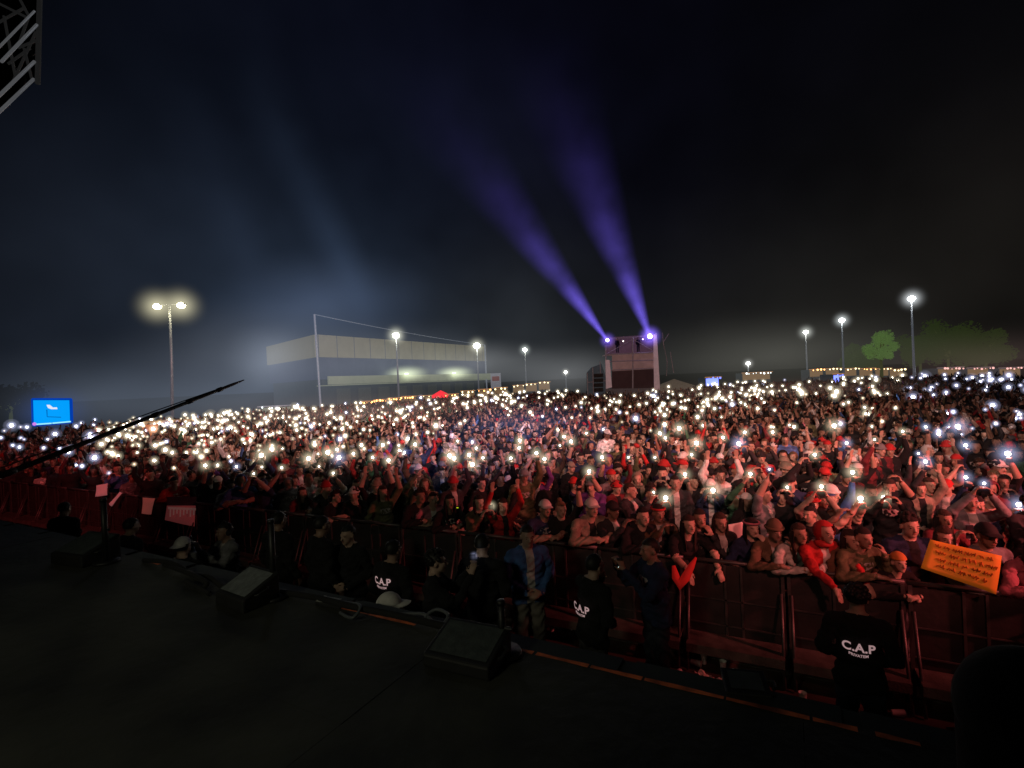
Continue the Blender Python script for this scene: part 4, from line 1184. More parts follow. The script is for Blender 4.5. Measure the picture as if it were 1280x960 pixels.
# LED displays held in the crowd
t = thing('led_display', 'small yellow lit display of blocky digits held above the rail', 'display', PD(567, 637, 8.6), 0)
m = MB(); m.box((-.13, -.01, -.06), (.13, .01, .06)); m.build('case', wbody, t)
yl = emat('led_yellow', (.75, .95, .02), 1.5)
for k in range(3):
    m = MB(); x = -.085 + k*.06
    m.box((x, -.016, -.035), (x+.012, -.012, .035)); m.box((x+.034, -.016, -.035), (x+.046, -.012, .035)); m.box((x+.013, -.016, .022), (x+.033, -.012, .035)); m.box((x+.013, -.016, -.008), (x+.033, -.012, .004))
    m.build('digit', yl, t)
t = thing('light_toy', 'green and red glowing toy waved above the front rows', 'toy', PD(532, 612, 10.5), 0)
m = MB(); m.tube([(0,0,-.12),(0,0,.02)], .012, 8); m.build('stick', wbody, t)
m = MB(); m.ball((.02, 0, .05), (.05, .02, .035), 0, 10, 6); m.build('green_bulb', emat('led_green', (.25, 1, .15), 2.2), t, True)
m = MB(); m.ball((-.10, 0, .06), (.05, .02, .02), 0, 10, 6); m.build('red_bulb', emat('led_red', (1, .04, .05), 1.2), t, True)

# litter in the pit
cupm = mat('cup_plastic', (.85, .78, .74), rough=.4, var=.2)
papm = mat('crumpled_paper', (.8, .66, .6), rough=.8, var=.2)
lit_ = [(864, 770, 'cup', 'white cup lying upright under the red cloth'), (893, 800, 'paper', 'tall folded paper standing left of the dropped cups'), (880, 762, 'cup', 'pale cup on the step below the red cloth'), (904, 770, 'cup', 'round white cup lid against the barrier panel'),
        (920, 828, 'cup', 'single cup right beside the low greenish monitor'), (950, 822, 'cup', 'first of the cups gathered left of the near guard'), (984, 826, 'paper', 'crumpled paper among the cups left of the near guard'), (994, 834, 'cup', 'fallen cup beside the crumpled paper'), (1001, 827, 'cup', 'last cup of the cluster left of the near guard'), (1023, 844, 'paper', 'reddish flattened wrapper by the near guard'),
        (1113, 850, 'paper', 'long folded leaflet right of the near guard'), (1122, 862, 'paper', 'torn leaflet end on the pit floor'), (1180, 868, 'paper', 'white wrapper at the barrier foot under the orange placard'), (1200, 862, 'paper', 'brown flattened carton under the orange placard'), (1218, 858, 'cup', 'upright pale cup beneath the orange placard'), (1012, 845, 'cup', 'tipped cup next to the red wrapper'), (690, 742, 'cup', 'pale cup by the feet of the blue sweater'), (1095, 856, 'paper', 'small scrap between the leaflets and the guard')]
lit_ += [(R.uniform(840, 1230), R.uniform(790, 835), R.choice(['cup', 'paper']), None) for _ in range(14)]
lcount = 0
for (px, py, kd, lab) in lit_:
    off = .12 + max(0, py - 760)/110*1.0
    lo_, hi_ = 700.0, 1400.0
    for _ in range(40):
        mid = (lo_+hi_)/2
        if G(px, mid, .03).dot(NV) > FN - off: lo_ = mid
        else: hi_ = mid
    g_ = G(px, lo_, .03)
    if lab is None:
        lcount += 1
        lab = 'small %s scrap trodden flat on the pit floor before the barrier' % ('paper' if kd == 'paper' else 'plastic')
    m = MB()
    if kd == 'cup':
        m.tube([(0,0,0),(0,0,.004),(0,0,.11),(0,0,.112)], [.027, .028, .038, .04], 12, cap=False); m.tube([(0,0,0),(0,0,.006)], .027, 12)
        o = m.build('cup', cupm, smooth=True, loc=g_ - V(0,0,.02)); 
        if R.random() < .6: o.rotation_euler = (PI/2, 0, R.uniform(0, 6)); o.location.z = .045
    else:
        rr = random.Random(int(px)); n2 = 6; vs = []; fs = []
        for j in range(n2):
            for i in range(n2): vs.append(V(.16*(i/(n2-1)-.5), .11*(j/(n2-1)-.5), rr.uniform(0, .055)))
        for j in range(n2-1):
            for i in range(n2-1): fs.append((j*n2+i, j*n2+i+1, (j+1)*n2+i+1, (j+1)*n2+i))
        m.add(vs, fs); o = m.build('crumpled_paper', papm, loc=V(g_.x, g_.y, .008)); o.rotation_euler = (0, 0, R.uniform(0, 6))
    tag(o, lab, 'litter', 'litter on the pit floor')

# ------------------------------------------------------------------ masts and lamps
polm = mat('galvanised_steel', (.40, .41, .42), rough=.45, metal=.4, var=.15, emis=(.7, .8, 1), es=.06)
def lamp_post(name, px, py, d, label, heads=1, glow=(1, .95, .78), gr=2.2, gs=.9, es=18, hr=.22, group='street lamps round the field', polees=None, tip=0.0):
    top = P(px, py, d)
    t = thing(name, label, 'lamp post' if heads == 1 else 'floodlight', (top.x, top.y, 0), 0, group)
    H = top.z
    m = MB(); m.tube([(tip, 0, 0), (tip*.2, 0, H*.6), (0, 0, H)], [.16, .12, .08], 10); m.build('pole', polm, t, True)
    offs = [0] if heads == 1 else [-1.08, 1.08]
    if heads > 1:
        m = MB(); m.tube([(-1.1, 0, H+.1), (1.1, 0, H+.1)], .05, 8); m.build('crossarm', polm, t)
    for k, ox in enumerate(offs):
        m = MB(); m.box((ox-.35, -.2, H+.02), (ox+.35, .2, H+.16)); hd = m.build('lamp_head', wbody, t, bevel=.03)
        m = MB(); m.ball((ox, -.05, H-.03), (hr*.85, hr*.8, hr*.62), 0, 14, 10); m.build('bulb', emat('lamp_%s' % name + str(int(es)), glow, es), hd, True)
        mist('glow', vmat_ball('mist_%s_%d_%d' % (name, int(px), k), glow, gs*.60/gr, 4.6 if heads == 1 else 3.6), V(ox, -.1, H-.05), gr if heads > 1 else gr*.72, t)
    return t
lamp_post('floodlight_mast', 212, 382, 46, 'tall twin headed floodlight mast nearest the blue screen', 2, (1, .93, .60), 2.6, 2.4, 30, .40, tip=-.3)
lamp_post('street_lamp', 495, 419, 78, 'lamp post before the middle of the warehouse', 1, (.98, 1, .82), 3.6, 7.0, 25, .62)
lamp_post('street_lamp', 596, 432, 100, 'lamp post at the far end of the warehouse', 1, (1, 1, .80), 4.2, 6.0, 25, .8)
lamp_post('street_lamp', 656, 437, 110, 'small lone lamp between the warehouse and the light tower', 1, (.9, 1, .95), 3.2, 5.0, 25, .55)
lamp_post('street_lamp', 707, 465, 150, 'lowest faint lamp left of the light tower', 1, (1, 1, .9), 3.0, 4.5, 22, .5)
lamp_post('street_lamp', 1007, 415, 95, 'dimmest of the three masts right of the light tower', 1, (.95, 1, .93), 3.4, 5.0, 22, .5)
lamp_post('street_lamp', 1052, 400, 80, 'middle mast of the three right of the light tower', 1, (.92, 1, 1), 3.0, 5.5, 24, .5)
lamp_post('street_lamp', 1139, 373, 62, 'tallest mast standing between the green tree and dark hill', 1, (.92, .97, 1), 3.0, 6.5, 26, .48)
lamp_post('street_lamp', 935, 454, 100, 'short lamp over the food stalls right of the light tower', 1, (1, 1, .95), 2.6, 4.0, 20, .45)

# ------------------------------------------------------------------ blue screen
sp_ = P(65, 515, 40)
t = thing('video_screen', 'bright blue video screen glowing beyond the far end of the crowd', 'screen', (0,0,0))
qs = [P(40, 499, 40), P(88, 499, 40), P(89, 528, 40), P(41, 532, 40)]
m = MB(); m.add(qs, [(0,3,2,1)]); m.build('display', emat('screen_blue', (.0, .36, 1.0), .95), t)
m = MB()
for a, b in ((0,1),(1,2),(2,3),(3,0)):
    m.tube([qs[a] + V(0,.05,0), qs[b] + V(0,.05,0)], .10, 6)
m.build('frame', emat('screen_rim', (.0, .06, .55), .7), t)
m = MB(); m.tube([P(43, 530.6, 39.9), P(64, 529.2, 39.9)], .06, 6); m.tube([P(66, 529, 39.9), P(88, 527, 39.9)], .06, 6); m.build('bottom_bar', emat('bar_cyan', (.35, .9, 1), 1.0), t)
m = MB()
for pts in (((58, 506), (62, 506), (66, 509), (64, 511.5), (60, 510)), ((64, 509.5), (71, 509), (72, 511.5), (64, 511.5))):
    m.add([P(a, b, 39.85) for a, b in pts], [tuple(range(len(pts)))])
m.build('white_mark', emat('mark_white', (.85, .9, 1), .9), t)
m = MB(); m.tube([P(58.5, 512, 39.9), P(59, 521, 39.9), P(76, 521.5, 39.9)], .035, 6); m.build('dark_mark', emat('mark_blue', (0, .2, .7), .6), t)
m = MB(); m.ball(P(43, 530, 39.8), (.17, .05, .13), 0, 10, 6); m.build('magenta_corner', emat('corner_magenta', (.75, .25, .9), .9), t, True)
for x in (47, 83):
    q = P(x, 532, 40.1); m = MB(); m.tube([(q.x, q.y, 0), (q.x, q.y, q.z)], .08, 8); m.build('leg', postm, t)
mist('glow', vmat_ball('screen_mist', (.02, .15, .8), .12, 2.0), sp_, (4.0, 1.5, 2.6), t)

# ------------------------------------------------------------------ warehouse
creamw = mat('cream_cladding', (.34, .33, .27), rough=.7, var=.12, scale=.6, emis=(.85, .80, .56), es=.10)  # milky brightness of the walls put in as faint glow
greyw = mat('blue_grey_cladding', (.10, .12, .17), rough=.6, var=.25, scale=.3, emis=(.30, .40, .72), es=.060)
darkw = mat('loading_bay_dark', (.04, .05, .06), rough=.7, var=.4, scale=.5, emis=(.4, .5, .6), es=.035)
wh = thing('warehouse', 'long pale warehouse with cream band over blue grey wall', 'building')
Ca, Cb, Cc = P(395, 417, 82), P(606, 436, 128), P(335, 430, 100)
H_ = 12.2
Pa = V(Ca.x, Ca.y, 0); Pb = V(Cb.x, Cb.y, 0); Pc_ = V(Cc.x, Cc.y, 0)
def wallband(a, b, z0, z1, mm, nm, out=.0, parent=wh, thick=.3):
    d = (b-a).normalized(); n = V(d.y, -d.x, 0)
    if n.dot(V(0,-1,0)) < 0: n = -n
    m = MB(); q = [a + n*out, b + n*out, b + n*(out-thick), a + n*(out-thick)]
    vs = [V(p.x, p.y, z0) for p in q] + [V(p.x, p.y, z1) for p in q]
    m.add(vs, [(0,3,2,1),(4,5,6,7),(0,1,5,4),(1,2,6,5),(2,3,7,6),(3,0,4,7)])
    return m.build(nm, mm, parent)
for (a, b, k) in ((Pa, Pb, 0), (Pc_, Pa, 1)):
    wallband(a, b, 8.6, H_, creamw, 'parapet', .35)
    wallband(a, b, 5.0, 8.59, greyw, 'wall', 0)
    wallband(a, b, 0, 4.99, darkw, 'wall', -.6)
# ribs on the parapet, canopy, doors
d = (Pb-Pa).normalized(); n = V(d.y, -d.x, 0)
if n.y > 0: n = -n
Lw = (Pb-Pa).length
m = MB()
for k in range(14):
    a = Pa + d*(k*Lw/13.5) + n*.36
    m.add([a, a + d*.12, a + d*.12 + V(0,0,3.6), a + V(0,0,3.6)], [(0,1,2,3)])
for i in range(len(m.v)): m.v[i] = (m.v[i][0], m.v[i][1], m.v[i][2] + 8.6)
m.build('cladding_joints', greyw, wh)
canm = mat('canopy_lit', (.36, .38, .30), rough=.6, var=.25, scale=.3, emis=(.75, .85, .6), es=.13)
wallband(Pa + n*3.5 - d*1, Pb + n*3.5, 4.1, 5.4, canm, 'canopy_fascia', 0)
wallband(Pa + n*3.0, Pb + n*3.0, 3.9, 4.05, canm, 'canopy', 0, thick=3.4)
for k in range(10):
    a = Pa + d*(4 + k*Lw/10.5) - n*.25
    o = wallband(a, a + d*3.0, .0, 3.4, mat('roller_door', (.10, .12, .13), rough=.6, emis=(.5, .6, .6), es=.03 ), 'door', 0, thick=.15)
m = MB(); m.add([V(p.x, p.y, 12.0) for p in (Pa, Pb, Pb + (Pc_-Pa), Pc_)], [(0,1,2,3)]); m.build('roof', darkw, wh)
for k, f in enumerate((.33, .66)):      # wall washer lamps
    a = Pa + d*Lw*(f*.9+.03) + n*3.9 + V(0,0,5.6)
    m = MB(); m.box((-.3, -.15, -.1), (.3, .15, .1)); m.build('wall_light', emat('wall_light', (.9, 1, .7), 3), wh, loc=a)
    mist('glow', vmat_ball('wl%d' % k, (.9, 1, .65), .45, 2.2), a, (5.5, 3, 2.0), wh)
# sign frame before it
sf = thing('goal_net_frame', 'thin tall frame of poles and cable before the warehouse', 'frame')
fa, fb = P(393, 393, 76), P(606, 431, 122)
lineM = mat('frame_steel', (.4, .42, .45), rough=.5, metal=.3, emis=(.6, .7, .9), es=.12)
m = MB(); m.tube([(fa.x+.3, fa.y, 0), tuple(fa)], .16, 8); m.build('pole', lineM, sf)
m = MB(); m.tube([(fb.x, fb.y, 0), tuple(fb)], .18, 8); m.build('pole', lineM, sf)
m = MB(); m.tube([fa.lerp(fb, t_) - V(0,0,1.2*4*t_*(1-t_)*.3) for t_ in [k/12 for k in range(13)]], .06, 6); m.build('cable', lineM, sf)
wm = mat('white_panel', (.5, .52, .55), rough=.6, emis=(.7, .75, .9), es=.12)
t = thing('white_sign', 'small pale sign board just right of the warehouse', 'sign', P(620, 480, 100))
m = MB(); m.box((-1.0, -.1, -.9), (1.0, .1, 2.1)); m.build('board', wm, t); m = MB(); m.box((-.06, -.06, -5.2), (.06, .06, -.9)); m.build('leg', polm, t)
m = MB(); m.box((-.7, -.13, .6), (.7, -.11, 1.5)); m.build('logo_patch', mat('rust_patch', (.4, .12, .1), emis=(1,.3,.3), es=.06), t)

# ------------------------------------------------------------------ light tower
tw = thing('light_tower', 'scaffold light tower with fabric walls rising from the crowd', 'tower')
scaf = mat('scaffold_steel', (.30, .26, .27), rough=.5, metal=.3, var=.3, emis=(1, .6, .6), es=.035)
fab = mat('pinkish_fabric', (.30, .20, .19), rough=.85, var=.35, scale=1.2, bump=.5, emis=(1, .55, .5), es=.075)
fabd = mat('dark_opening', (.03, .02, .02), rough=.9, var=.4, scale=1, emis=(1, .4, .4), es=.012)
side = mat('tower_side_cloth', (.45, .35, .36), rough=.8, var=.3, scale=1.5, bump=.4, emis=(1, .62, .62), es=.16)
D = 59
def tq(nm, pts, mm, dd=D, parent=tw, thick=.15):
    m = MB(); f = [P(a, b, dd) for a, b in pts]; bk = [p + V(0, thick, 0) for p in f]
    n_ = len(f); m.add(f + bk, [tuple(range(n_-1, -1, -1)), tuple(range(n_, 2*n_))] + [(i, (i+1) % n_, (i+1) % n_ + n_, i+n_) for i in range(n_)])
    return m.build(nm, mm, parent)
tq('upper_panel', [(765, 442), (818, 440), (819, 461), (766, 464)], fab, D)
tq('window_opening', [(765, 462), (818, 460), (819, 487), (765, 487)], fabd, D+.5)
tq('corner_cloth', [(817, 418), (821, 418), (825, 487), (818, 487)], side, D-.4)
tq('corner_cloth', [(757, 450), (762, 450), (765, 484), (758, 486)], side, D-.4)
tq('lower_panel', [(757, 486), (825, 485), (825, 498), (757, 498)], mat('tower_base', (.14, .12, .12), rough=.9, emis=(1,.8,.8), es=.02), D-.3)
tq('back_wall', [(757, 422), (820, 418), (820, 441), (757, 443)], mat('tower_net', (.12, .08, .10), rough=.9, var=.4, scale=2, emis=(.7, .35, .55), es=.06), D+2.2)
m = MB()
for x0, y0, x1, y1 in ((757, 426, 758, 495), (820, 416, 825, 495), (791, 422, 791, 495)):
    m.tube([P(x0, y0, D-.2), P(x1, y1, D-.2)], .09, 6)
m.build('upright', scaf, tw)
m = MB()
for x0, y0, x1, y1, dd in ((757, 424, 820, 419, 0), (757, 443, 821, 440, -.2), (759, 463, 823, 460, -.25), (757, 452, 822, 450, -.25), (757, 424, 757, 424, 0)):
    if x0 != x1: m.tube([P(x0, y0, D+dd), P(x1, y1, D+dd)], .06, 6)
m.tube([P(757, 443, D-.25), P(791, 424, D-.25)], .04, 5); m.tube([P(821, 441, D-.25), P(791, 424, D-.25)], .04, 5)
m.build('ledger', scaf, tw)
m = MB(); m.tube([P(833, 470, D+1), P(834, 452, D+1), P(829, 428, D+1), P(836, 417, D+1)], .05, 6); m.tube([P(829, 428, D+1), P(828, 416, D+1)], .04, 5); m.tube([P(842, 466, D+1), P(838, 440, D+1)], .04, 5); m.build('hanging_cable', scaf, tw)
# operator silhouettes on the top deck
for k, (x, y) in enumerate(((772, 441), (798, 440))):
    q = P(x, y, D+1.0)
    o = person('idle', False, (q.x, q.y, q.z - 0.0), V(.2, -1, 0), ('light operator standing on the tower deck nearer the left lamp', 'light operator standing on the tower deck nearer the bright right lamp')[k], 'black', hair='short', scale=1.0, group='light operators on the tower')
tq('deck', [(757, 443), (820, 440), (820, 441.5), (757, 444.5)], scaf, D-.1, thick=2.0)
# beam lamps
PUR = (.21, .14, 1.0)
def beam_lamp(px, py, label, toward, Ln, r0, r1, s, fall, core, gsz):
    q = P(px, py, D-.6)
    t = thing('beam_light', label, 'spotlight', q, 0, 'beam lights on the light tower')
    m = MB(); m.box((-.3, .1, -.45), (.3, .5, -.25)); m.build('base', wbody, t)
    m = MB(); m.box((-.36, .15, -.26), (-.3, .35, .15)); m.box((.3, .15, -.26), (.36, .35, .15)); m.build('yoke', wbody, t)
    m = MB(); m.ball((0, .1, 0), (.26, .3, .26), 0, 14, 10); m.build('head', wbody, t, True)
    m = MB(); m.ball((0, -.15, .05), core, 0, 12, 8); m.build('lens', emat('beam_lens_%d' % px, (.62, .55, 1.0), 12), t, True)
    end = Vector(toward)
    m = MB(); n_ = 24
    m.tube([(0,0,0), (0,0,Ln)], [r0, r1], n_)
    bo = m.build('light_beam', vmat_beam('beam_mist_%d' % px, PUR, s, r0, r1, Ln, fall, .85, .17, 1.15), t)
    d_ = (end - q).normalized(); bo.rotation_euler = d_.to_track_quat('Z', 'Y').to_euler(); bo.location = d_*.2 + V(0, -.1, .05)
    mist('glow', vmat_ball('beam_glow_%d' % px, (.25, .15, 1.0), 1.6*gsz, 2.6), V(0, -.2, .05), 1.35*gsz, t)
    return t
beam_lamp(759, 426, 'purple beam light at the left top corner of the light tower', P(520, 105, 58), 40, .22, 6.8, 1.55, 5.0, .19, .9)
beam_lamp(812, 421, 'brighter purple beam light at the right top corner of the light tower', P(700, 130, 58), 36, .34, 6.8, 1.15, 5.8, .27, 1.2)
q = P(803.5, 424, D-.6); t = thing('small_spotlight', 'small purple light beside the brighter beam light', 'spotlight', q)
m = MB(); m.box((-.12, 0, -.12), (.12, .3, .12)); m.build('housing', wbody, t); m = MB(); m.ball((0, -.02, 0), .09, 0, 10, 6); m.build('lens', emat('lens_small', (.45, .35, 1), 5), t, True)
q = P(779, 426.5, D-.6); t = thing('work_light', 'small pale work light hanging between the two beam lights', 'work light', q)
m = MB(); m.box((-.1, 0, -.1), (.1, .2, .1)); m.build('housing', wbody, t); m = MB(); m.ball((0, -.02, 0), .07, 0, 10, 6); m.build('lens', emat('lens_work', (1, .85, .8), 5), t, True)
# dark lift structure left of the tower
pa = thing('delay_speaker_tower', 'dark curtained speaker stack standing against the light tower', 'speaker tower')
dk = mat('dark_drape', (.05, .055, .06), rough=.9, var=.5, scale=2, bump=.4, emis=(.6, .7, .8), es=.03)
tq('drape', [(735, 466), (741, 459), (752, 455), (757, 470), (757, 496), (735, 496)], dk, D-1.5, pa, 1.2)
m = MB()
for (x0, y0, x1, y1) in ((734, 466, 735, 496), (750, 452, 751, 470), (741, 459, 742, 496), (734, 478, 757, 476)): m.tube([P(x0, y0, D-1.6), P(x1, y1, D-1.6)], .05, 6)
m.build('scaffold', scaf, pa)
m = MB()
for k in range(4): m.box((0, 0, 0), (1.0, .5, .42), M=Matrix.Translation(P(743, 472+k*6, D-1.9)))
m.build('speaker_stack', wbody, pa)

# ------------------------------------------------------------------ stalls, tents, distant lights
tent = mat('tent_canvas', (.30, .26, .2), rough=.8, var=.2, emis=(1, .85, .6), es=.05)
def gazebo(px, py, d, w, h, mm, label, roof=1.2):
    q = P(px, py, d); t = thing('market_tent', label, 'tent', (q.x, q.y, 0), 0, 'tents and stalls round the field')
    z = q.z
    m = MB(); m.add([(-w/2,-w/3,z), (w/2,-w/3,z), (w/2,w/3,z), (-w/2,w/3,z), (0,0,z+roof)], [(0,1,4),(1,2,4),(2,3,4),(3,0,4)]); m.add([(-w/2,-w/3,z-.35), (w/2,-w/3,z-.35), (w/2,-w/3,z), (-w/2,-w/3,z)], [(0,1,2,3)])
    m.build('roof', mm, t)
    for sx in (-1, 1):
        for sy in (-1, 1):
            m = MB(); m.tube([(sx*w/2, sy*w/3, 0), (sx*w/2, sy*w/3, z)], .05, 6); m.build('leg', polm, t)
    return t
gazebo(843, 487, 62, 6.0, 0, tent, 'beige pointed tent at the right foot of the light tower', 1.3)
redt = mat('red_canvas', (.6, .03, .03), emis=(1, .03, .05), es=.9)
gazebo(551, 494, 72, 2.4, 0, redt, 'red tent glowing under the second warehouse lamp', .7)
gazebo(371, 517, 50, 1.3, 0, redt, 'small red canopy at the crowd edge under the warehouse corner', .3)
orl = emat('stall_orange', (1, .42, .12), 7.0); yel = emat('stall_yellow', (1, .85, .45), 3.5); whl = emat('stall_white', (.9, 1, 1), 4); bll = emat('stall_blue', (.15, .2, 1), 2.5); pkl = emat('stall_pink', (1, .5, .45), 1.3); amb = emat('stall_amber_dim', (1, .6, .3), .16)
def stall(px, py, d, w, h, mm, label, nl=6, lm=orl, size=.12, fascia=None):
    q = P(px, py, d); t = thing('food_stall', label, 'stall', (q.x, q.y, 0), 0, 'tents and stalls round the field')
    z = q.z
    m = MB(); m.box((-w/2, 0, 0), (w/2, 2.5, z)); m.build('cabin', darkw, t)
    m = MB(); m.box((-w/2, -.9, z), (w/2, .05, z+.12)); m.build('awning', mm, t)
    m = MB(); m.box((-w/2+.1, -.03, z-1.2), (w/2-.1, -.01, z-.1)); m.build('serving_hatch', fascia or amb, t)
    for k in range(nl):
        m = MB(); m.ball((-w/2 + w*(k+.5)/nl + R.uniform(-.15,.15), -.95, z - .08 + R.uniform(-.08,.08)), R.uniform(.35, 1.05)*size, 0, 6, 5); m.build('bulb', lm, t)
    return t
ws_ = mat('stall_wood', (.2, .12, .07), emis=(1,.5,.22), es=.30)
names_ = ['first', 'second', 'third', 'fourth', 'fifth', 'sixth', 'seventh']
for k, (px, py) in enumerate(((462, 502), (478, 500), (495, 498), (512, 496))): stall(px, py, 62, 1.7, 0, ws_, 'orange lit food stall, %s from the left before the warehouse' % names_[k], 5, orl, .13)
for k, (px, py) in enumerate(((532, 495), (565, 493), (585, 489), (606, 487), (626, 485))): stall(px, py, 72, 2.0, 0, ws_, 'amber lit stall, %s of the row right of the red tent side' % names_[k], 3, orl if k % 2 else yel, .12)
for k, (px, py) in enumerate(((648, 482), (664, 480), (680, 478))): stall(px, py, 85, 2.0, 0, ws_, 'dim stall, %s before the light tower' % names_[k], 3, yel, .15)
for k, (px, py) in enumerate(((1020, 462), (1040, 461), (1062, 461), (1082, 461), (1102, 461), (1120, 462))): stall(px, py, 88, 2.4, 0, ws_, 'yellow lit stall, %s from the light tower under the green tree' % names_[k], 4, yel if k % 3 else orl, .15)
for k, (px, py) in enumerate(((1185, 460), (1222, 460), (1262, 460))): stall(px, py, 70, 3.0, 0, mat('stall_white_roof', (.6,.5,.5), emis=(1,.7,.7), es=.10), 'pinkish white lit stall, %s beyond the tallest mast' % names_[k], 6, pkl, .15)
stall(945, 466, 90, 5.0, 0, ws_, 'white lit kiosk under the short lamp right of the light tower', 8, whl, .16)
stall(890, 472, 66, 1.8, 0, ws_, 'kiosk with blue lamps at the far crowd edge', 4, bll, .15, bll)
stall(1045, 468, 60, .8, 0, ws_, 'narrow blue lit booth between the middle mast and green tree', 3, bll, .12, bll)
stall(218, 527, 33, 2.6, 0, ws_, 'white lit cabin at the foot of the twin floodlight mast', 5, emat('cabin_lilac', (.9,.8,1), 2.5), .12, emat('cabin_glow', (.6,.5,.75), .5))
stall(345, 508, 58, 3.4, 0, wm, 'pale van like booth under the dark side of the warehouse', 3, whl, .10, MATS['canopy_lit'])
# town lights on the hill at far left
hillm = mat('dark_hill_grass', (.03, .04, .02), rough=.95, var=.4, scale=.05)
def hill(cx, cy, r, h, nm):
    m = MB(); n1, n2 = 24, 6; vs = [V(cx, cy, h)]; fs = []
    for j in range(1, n2+1):
        for k in range(n1):
            a = 2*PI*k/n1; rr = r*j/n2; z = h*math.cos(PI/2*j/n2) + 1.5*math.sin(k*1.3+j) * (1 - j/n2)
            vs.append(V(cx + rr*math.cos(a)*2.2, cy + rr*math.sin(a), z))
    for k in range(n1): fs.append((0, 1+k, 1+(k+1) % n1))
    for j in range(n2-1):
        for k in range(n1):
            fs.append((1+j*n1+k, 1+(j+1)*n1+k, 1+(j+1)*n1+(k+1) % n1, 1+j*n1+(k+1) % n1))
    m.add(vs, fs); tag(m.build(nm, hillm, smooth=True), kind='structure')
hill(-420, 330, 60, 7, 'hill')
for k, (x, y) in enumerate(((2, 510), (14, 515), (18, 515), (21, 515.5))):
    q = P(x, y, 236); t = thing('town_lamp', 'distant orange town lamp on the dark rise left of the blue screen', 'lamp', (q.x, q.y, 0), 0, 'distant town lamps')
    m = MB(); m.ball((0,0,q.z), .45 if k else .6, 0, 8, 6); m.build('bulb', emat('town_orange', (1, .5, .25), 3), t); m = MB(); m.tube([(0,0,0),(0,0,q.z)], .1, 6); m.build('pole', polm, t)

# ------------------------------------------------------------------ trees
leafg = mat('leaf_green_lit', (.13, .18, .07), rough=.8, var=.7, scale=.7, emis=(.42, .72, .22), es=.12)  # green light on the crown put into the leaves as glow
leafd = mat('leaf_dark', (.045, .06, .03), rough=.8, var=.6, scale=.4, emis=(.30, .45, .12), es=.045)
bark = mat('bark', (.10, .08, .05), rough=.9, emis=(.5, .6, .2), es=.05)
def tree(base, h, rx, rz, nleaf, leaf, label, seed, ls=.22, lobes=14, trunk=.45):
    rr = random.Random(seed)
    t = thing('tree', label, 'tree', base, 0)
    m = MB(); m.tube([(0,0,0), (.1,0,h*.3), (.05,.1,h*.55)], [.28, .2, .12], 8)
    cen = []
    for k in range(lobes):
        a = rr.uniform(0, 2*PI); el_ = rr.uniform(-.5, 1); r = rr.uniform(.25, .8)
        c = V(math.cos(a)*rx*r*math.cos(el_), math.sin(a)*rx*r*.8*math.cos(el_), h*trunk + rz + el_*rz*.75)
        cen.append((c, rr.uniform(.16, .36)*rx)); m.tube([(.05,.1,h*.35 + rr.uniform(0,h*.15)), c*.6 + V(0,0,h*.2), c], [.09, .05, .02], 5)
    m.build('trunk', bark, t, True)
    m = MB()
    for k in range(nleaf):
        c, r = rr.choice(cen); dv = V(rr.gauss(0,1), rr.gauss(0,1), rr.gauss(0,1)).normalized() * r * rr.random()**.4
        p = c + dv*V(1,1,.8).length/1.6; u = V(rr.gauss(0,1), rr.gauss(0,1), rr.gauss(0,1)).normalized(); w = u.orthogonal().normalized()
        s_ = ls*rr.uniform(.5, 1.3)
        m.add([p - u*s_, p + w*s_*.6, p + u*s_, p - w*s_*.6], [(0,1,2,3)])
    m.build('crown', leaf, t)
    return t
q = P(1101, 458, 75)
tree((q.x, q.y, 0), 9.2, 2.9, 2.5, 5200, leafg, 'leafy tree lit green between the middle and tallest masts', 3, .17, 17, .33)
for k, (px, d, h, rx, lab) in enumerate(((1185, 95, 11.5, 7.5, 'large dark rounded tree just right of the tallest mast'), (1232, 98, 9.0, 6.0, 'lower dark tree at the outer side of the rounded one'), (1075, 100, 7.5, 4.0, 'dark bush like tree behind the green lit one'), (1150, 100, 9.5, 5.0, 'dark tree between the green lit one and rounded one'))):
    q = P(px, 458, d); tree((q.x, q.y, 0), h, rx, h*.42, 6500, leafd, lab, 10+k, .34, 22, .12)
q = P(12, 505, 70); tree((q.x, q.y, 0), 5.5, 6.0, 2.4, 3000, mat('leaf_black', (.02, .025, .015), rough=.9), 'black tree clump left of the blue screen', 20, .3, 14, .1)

# ------------------------------------------------------------------ drifting smoke, its light put in as self-glow
SM = []
def smoke(px, py, d, r, c, s, power=1.8, noise=.5, ns=1.6, rot=0.0, nm='smoke'):
    o = mist(nm, vmat_ball('smoke_%d_%d' % (px, py), c, s/(r[0]*.5+r[1]*.5), power, noise, ns), P(px, py, d), r, None, (0, rot, 0))
    tag(o, None, 'smoke', kind='stuff'); SM.append(o)
    return o
smoke(400, 380, 74, (19, 7, 9), (.36, .50, .85), .22, 1.7, .35, 1.4).__setitem__('label', 'bluish smoke bank drifting over the warehouse')
smoke(330, 440, 60, (22, 8, 8), (.50, .56, .68), .34, 2.1, .3, 1.6).__setitem__('label', 'low grey smoke between the floodlight mast and warehouse')
smoke(590, 455, 90, (17, 8, 5), (.75, .78, .80), .26, 1.5, .4, 1.6).__setitem__('label', 'pale smoke round the far warehouse lamps')
smoke(470, 452, 66, (20, 5, 6.5), (.50, .56, .66), .40, 1.8, .3, 1.6).__setitem__('label', 'veil of haze hanging just before the warehouse wall')
smoke(960, 446, 84, (40, 10, 10), (.58, .58, .50), .34, 2.3, .3, 1.8).__setitem__('label', 'murky haze low behind the crowd between tower and masts')
smoke(1230, 452, 60, (22, 8, 5.5), (.62, .42, .38), .16, 2.3, .3, 1.8).__setitem__('label', 'reddish haze over the far stalls beyond the tallest mast')
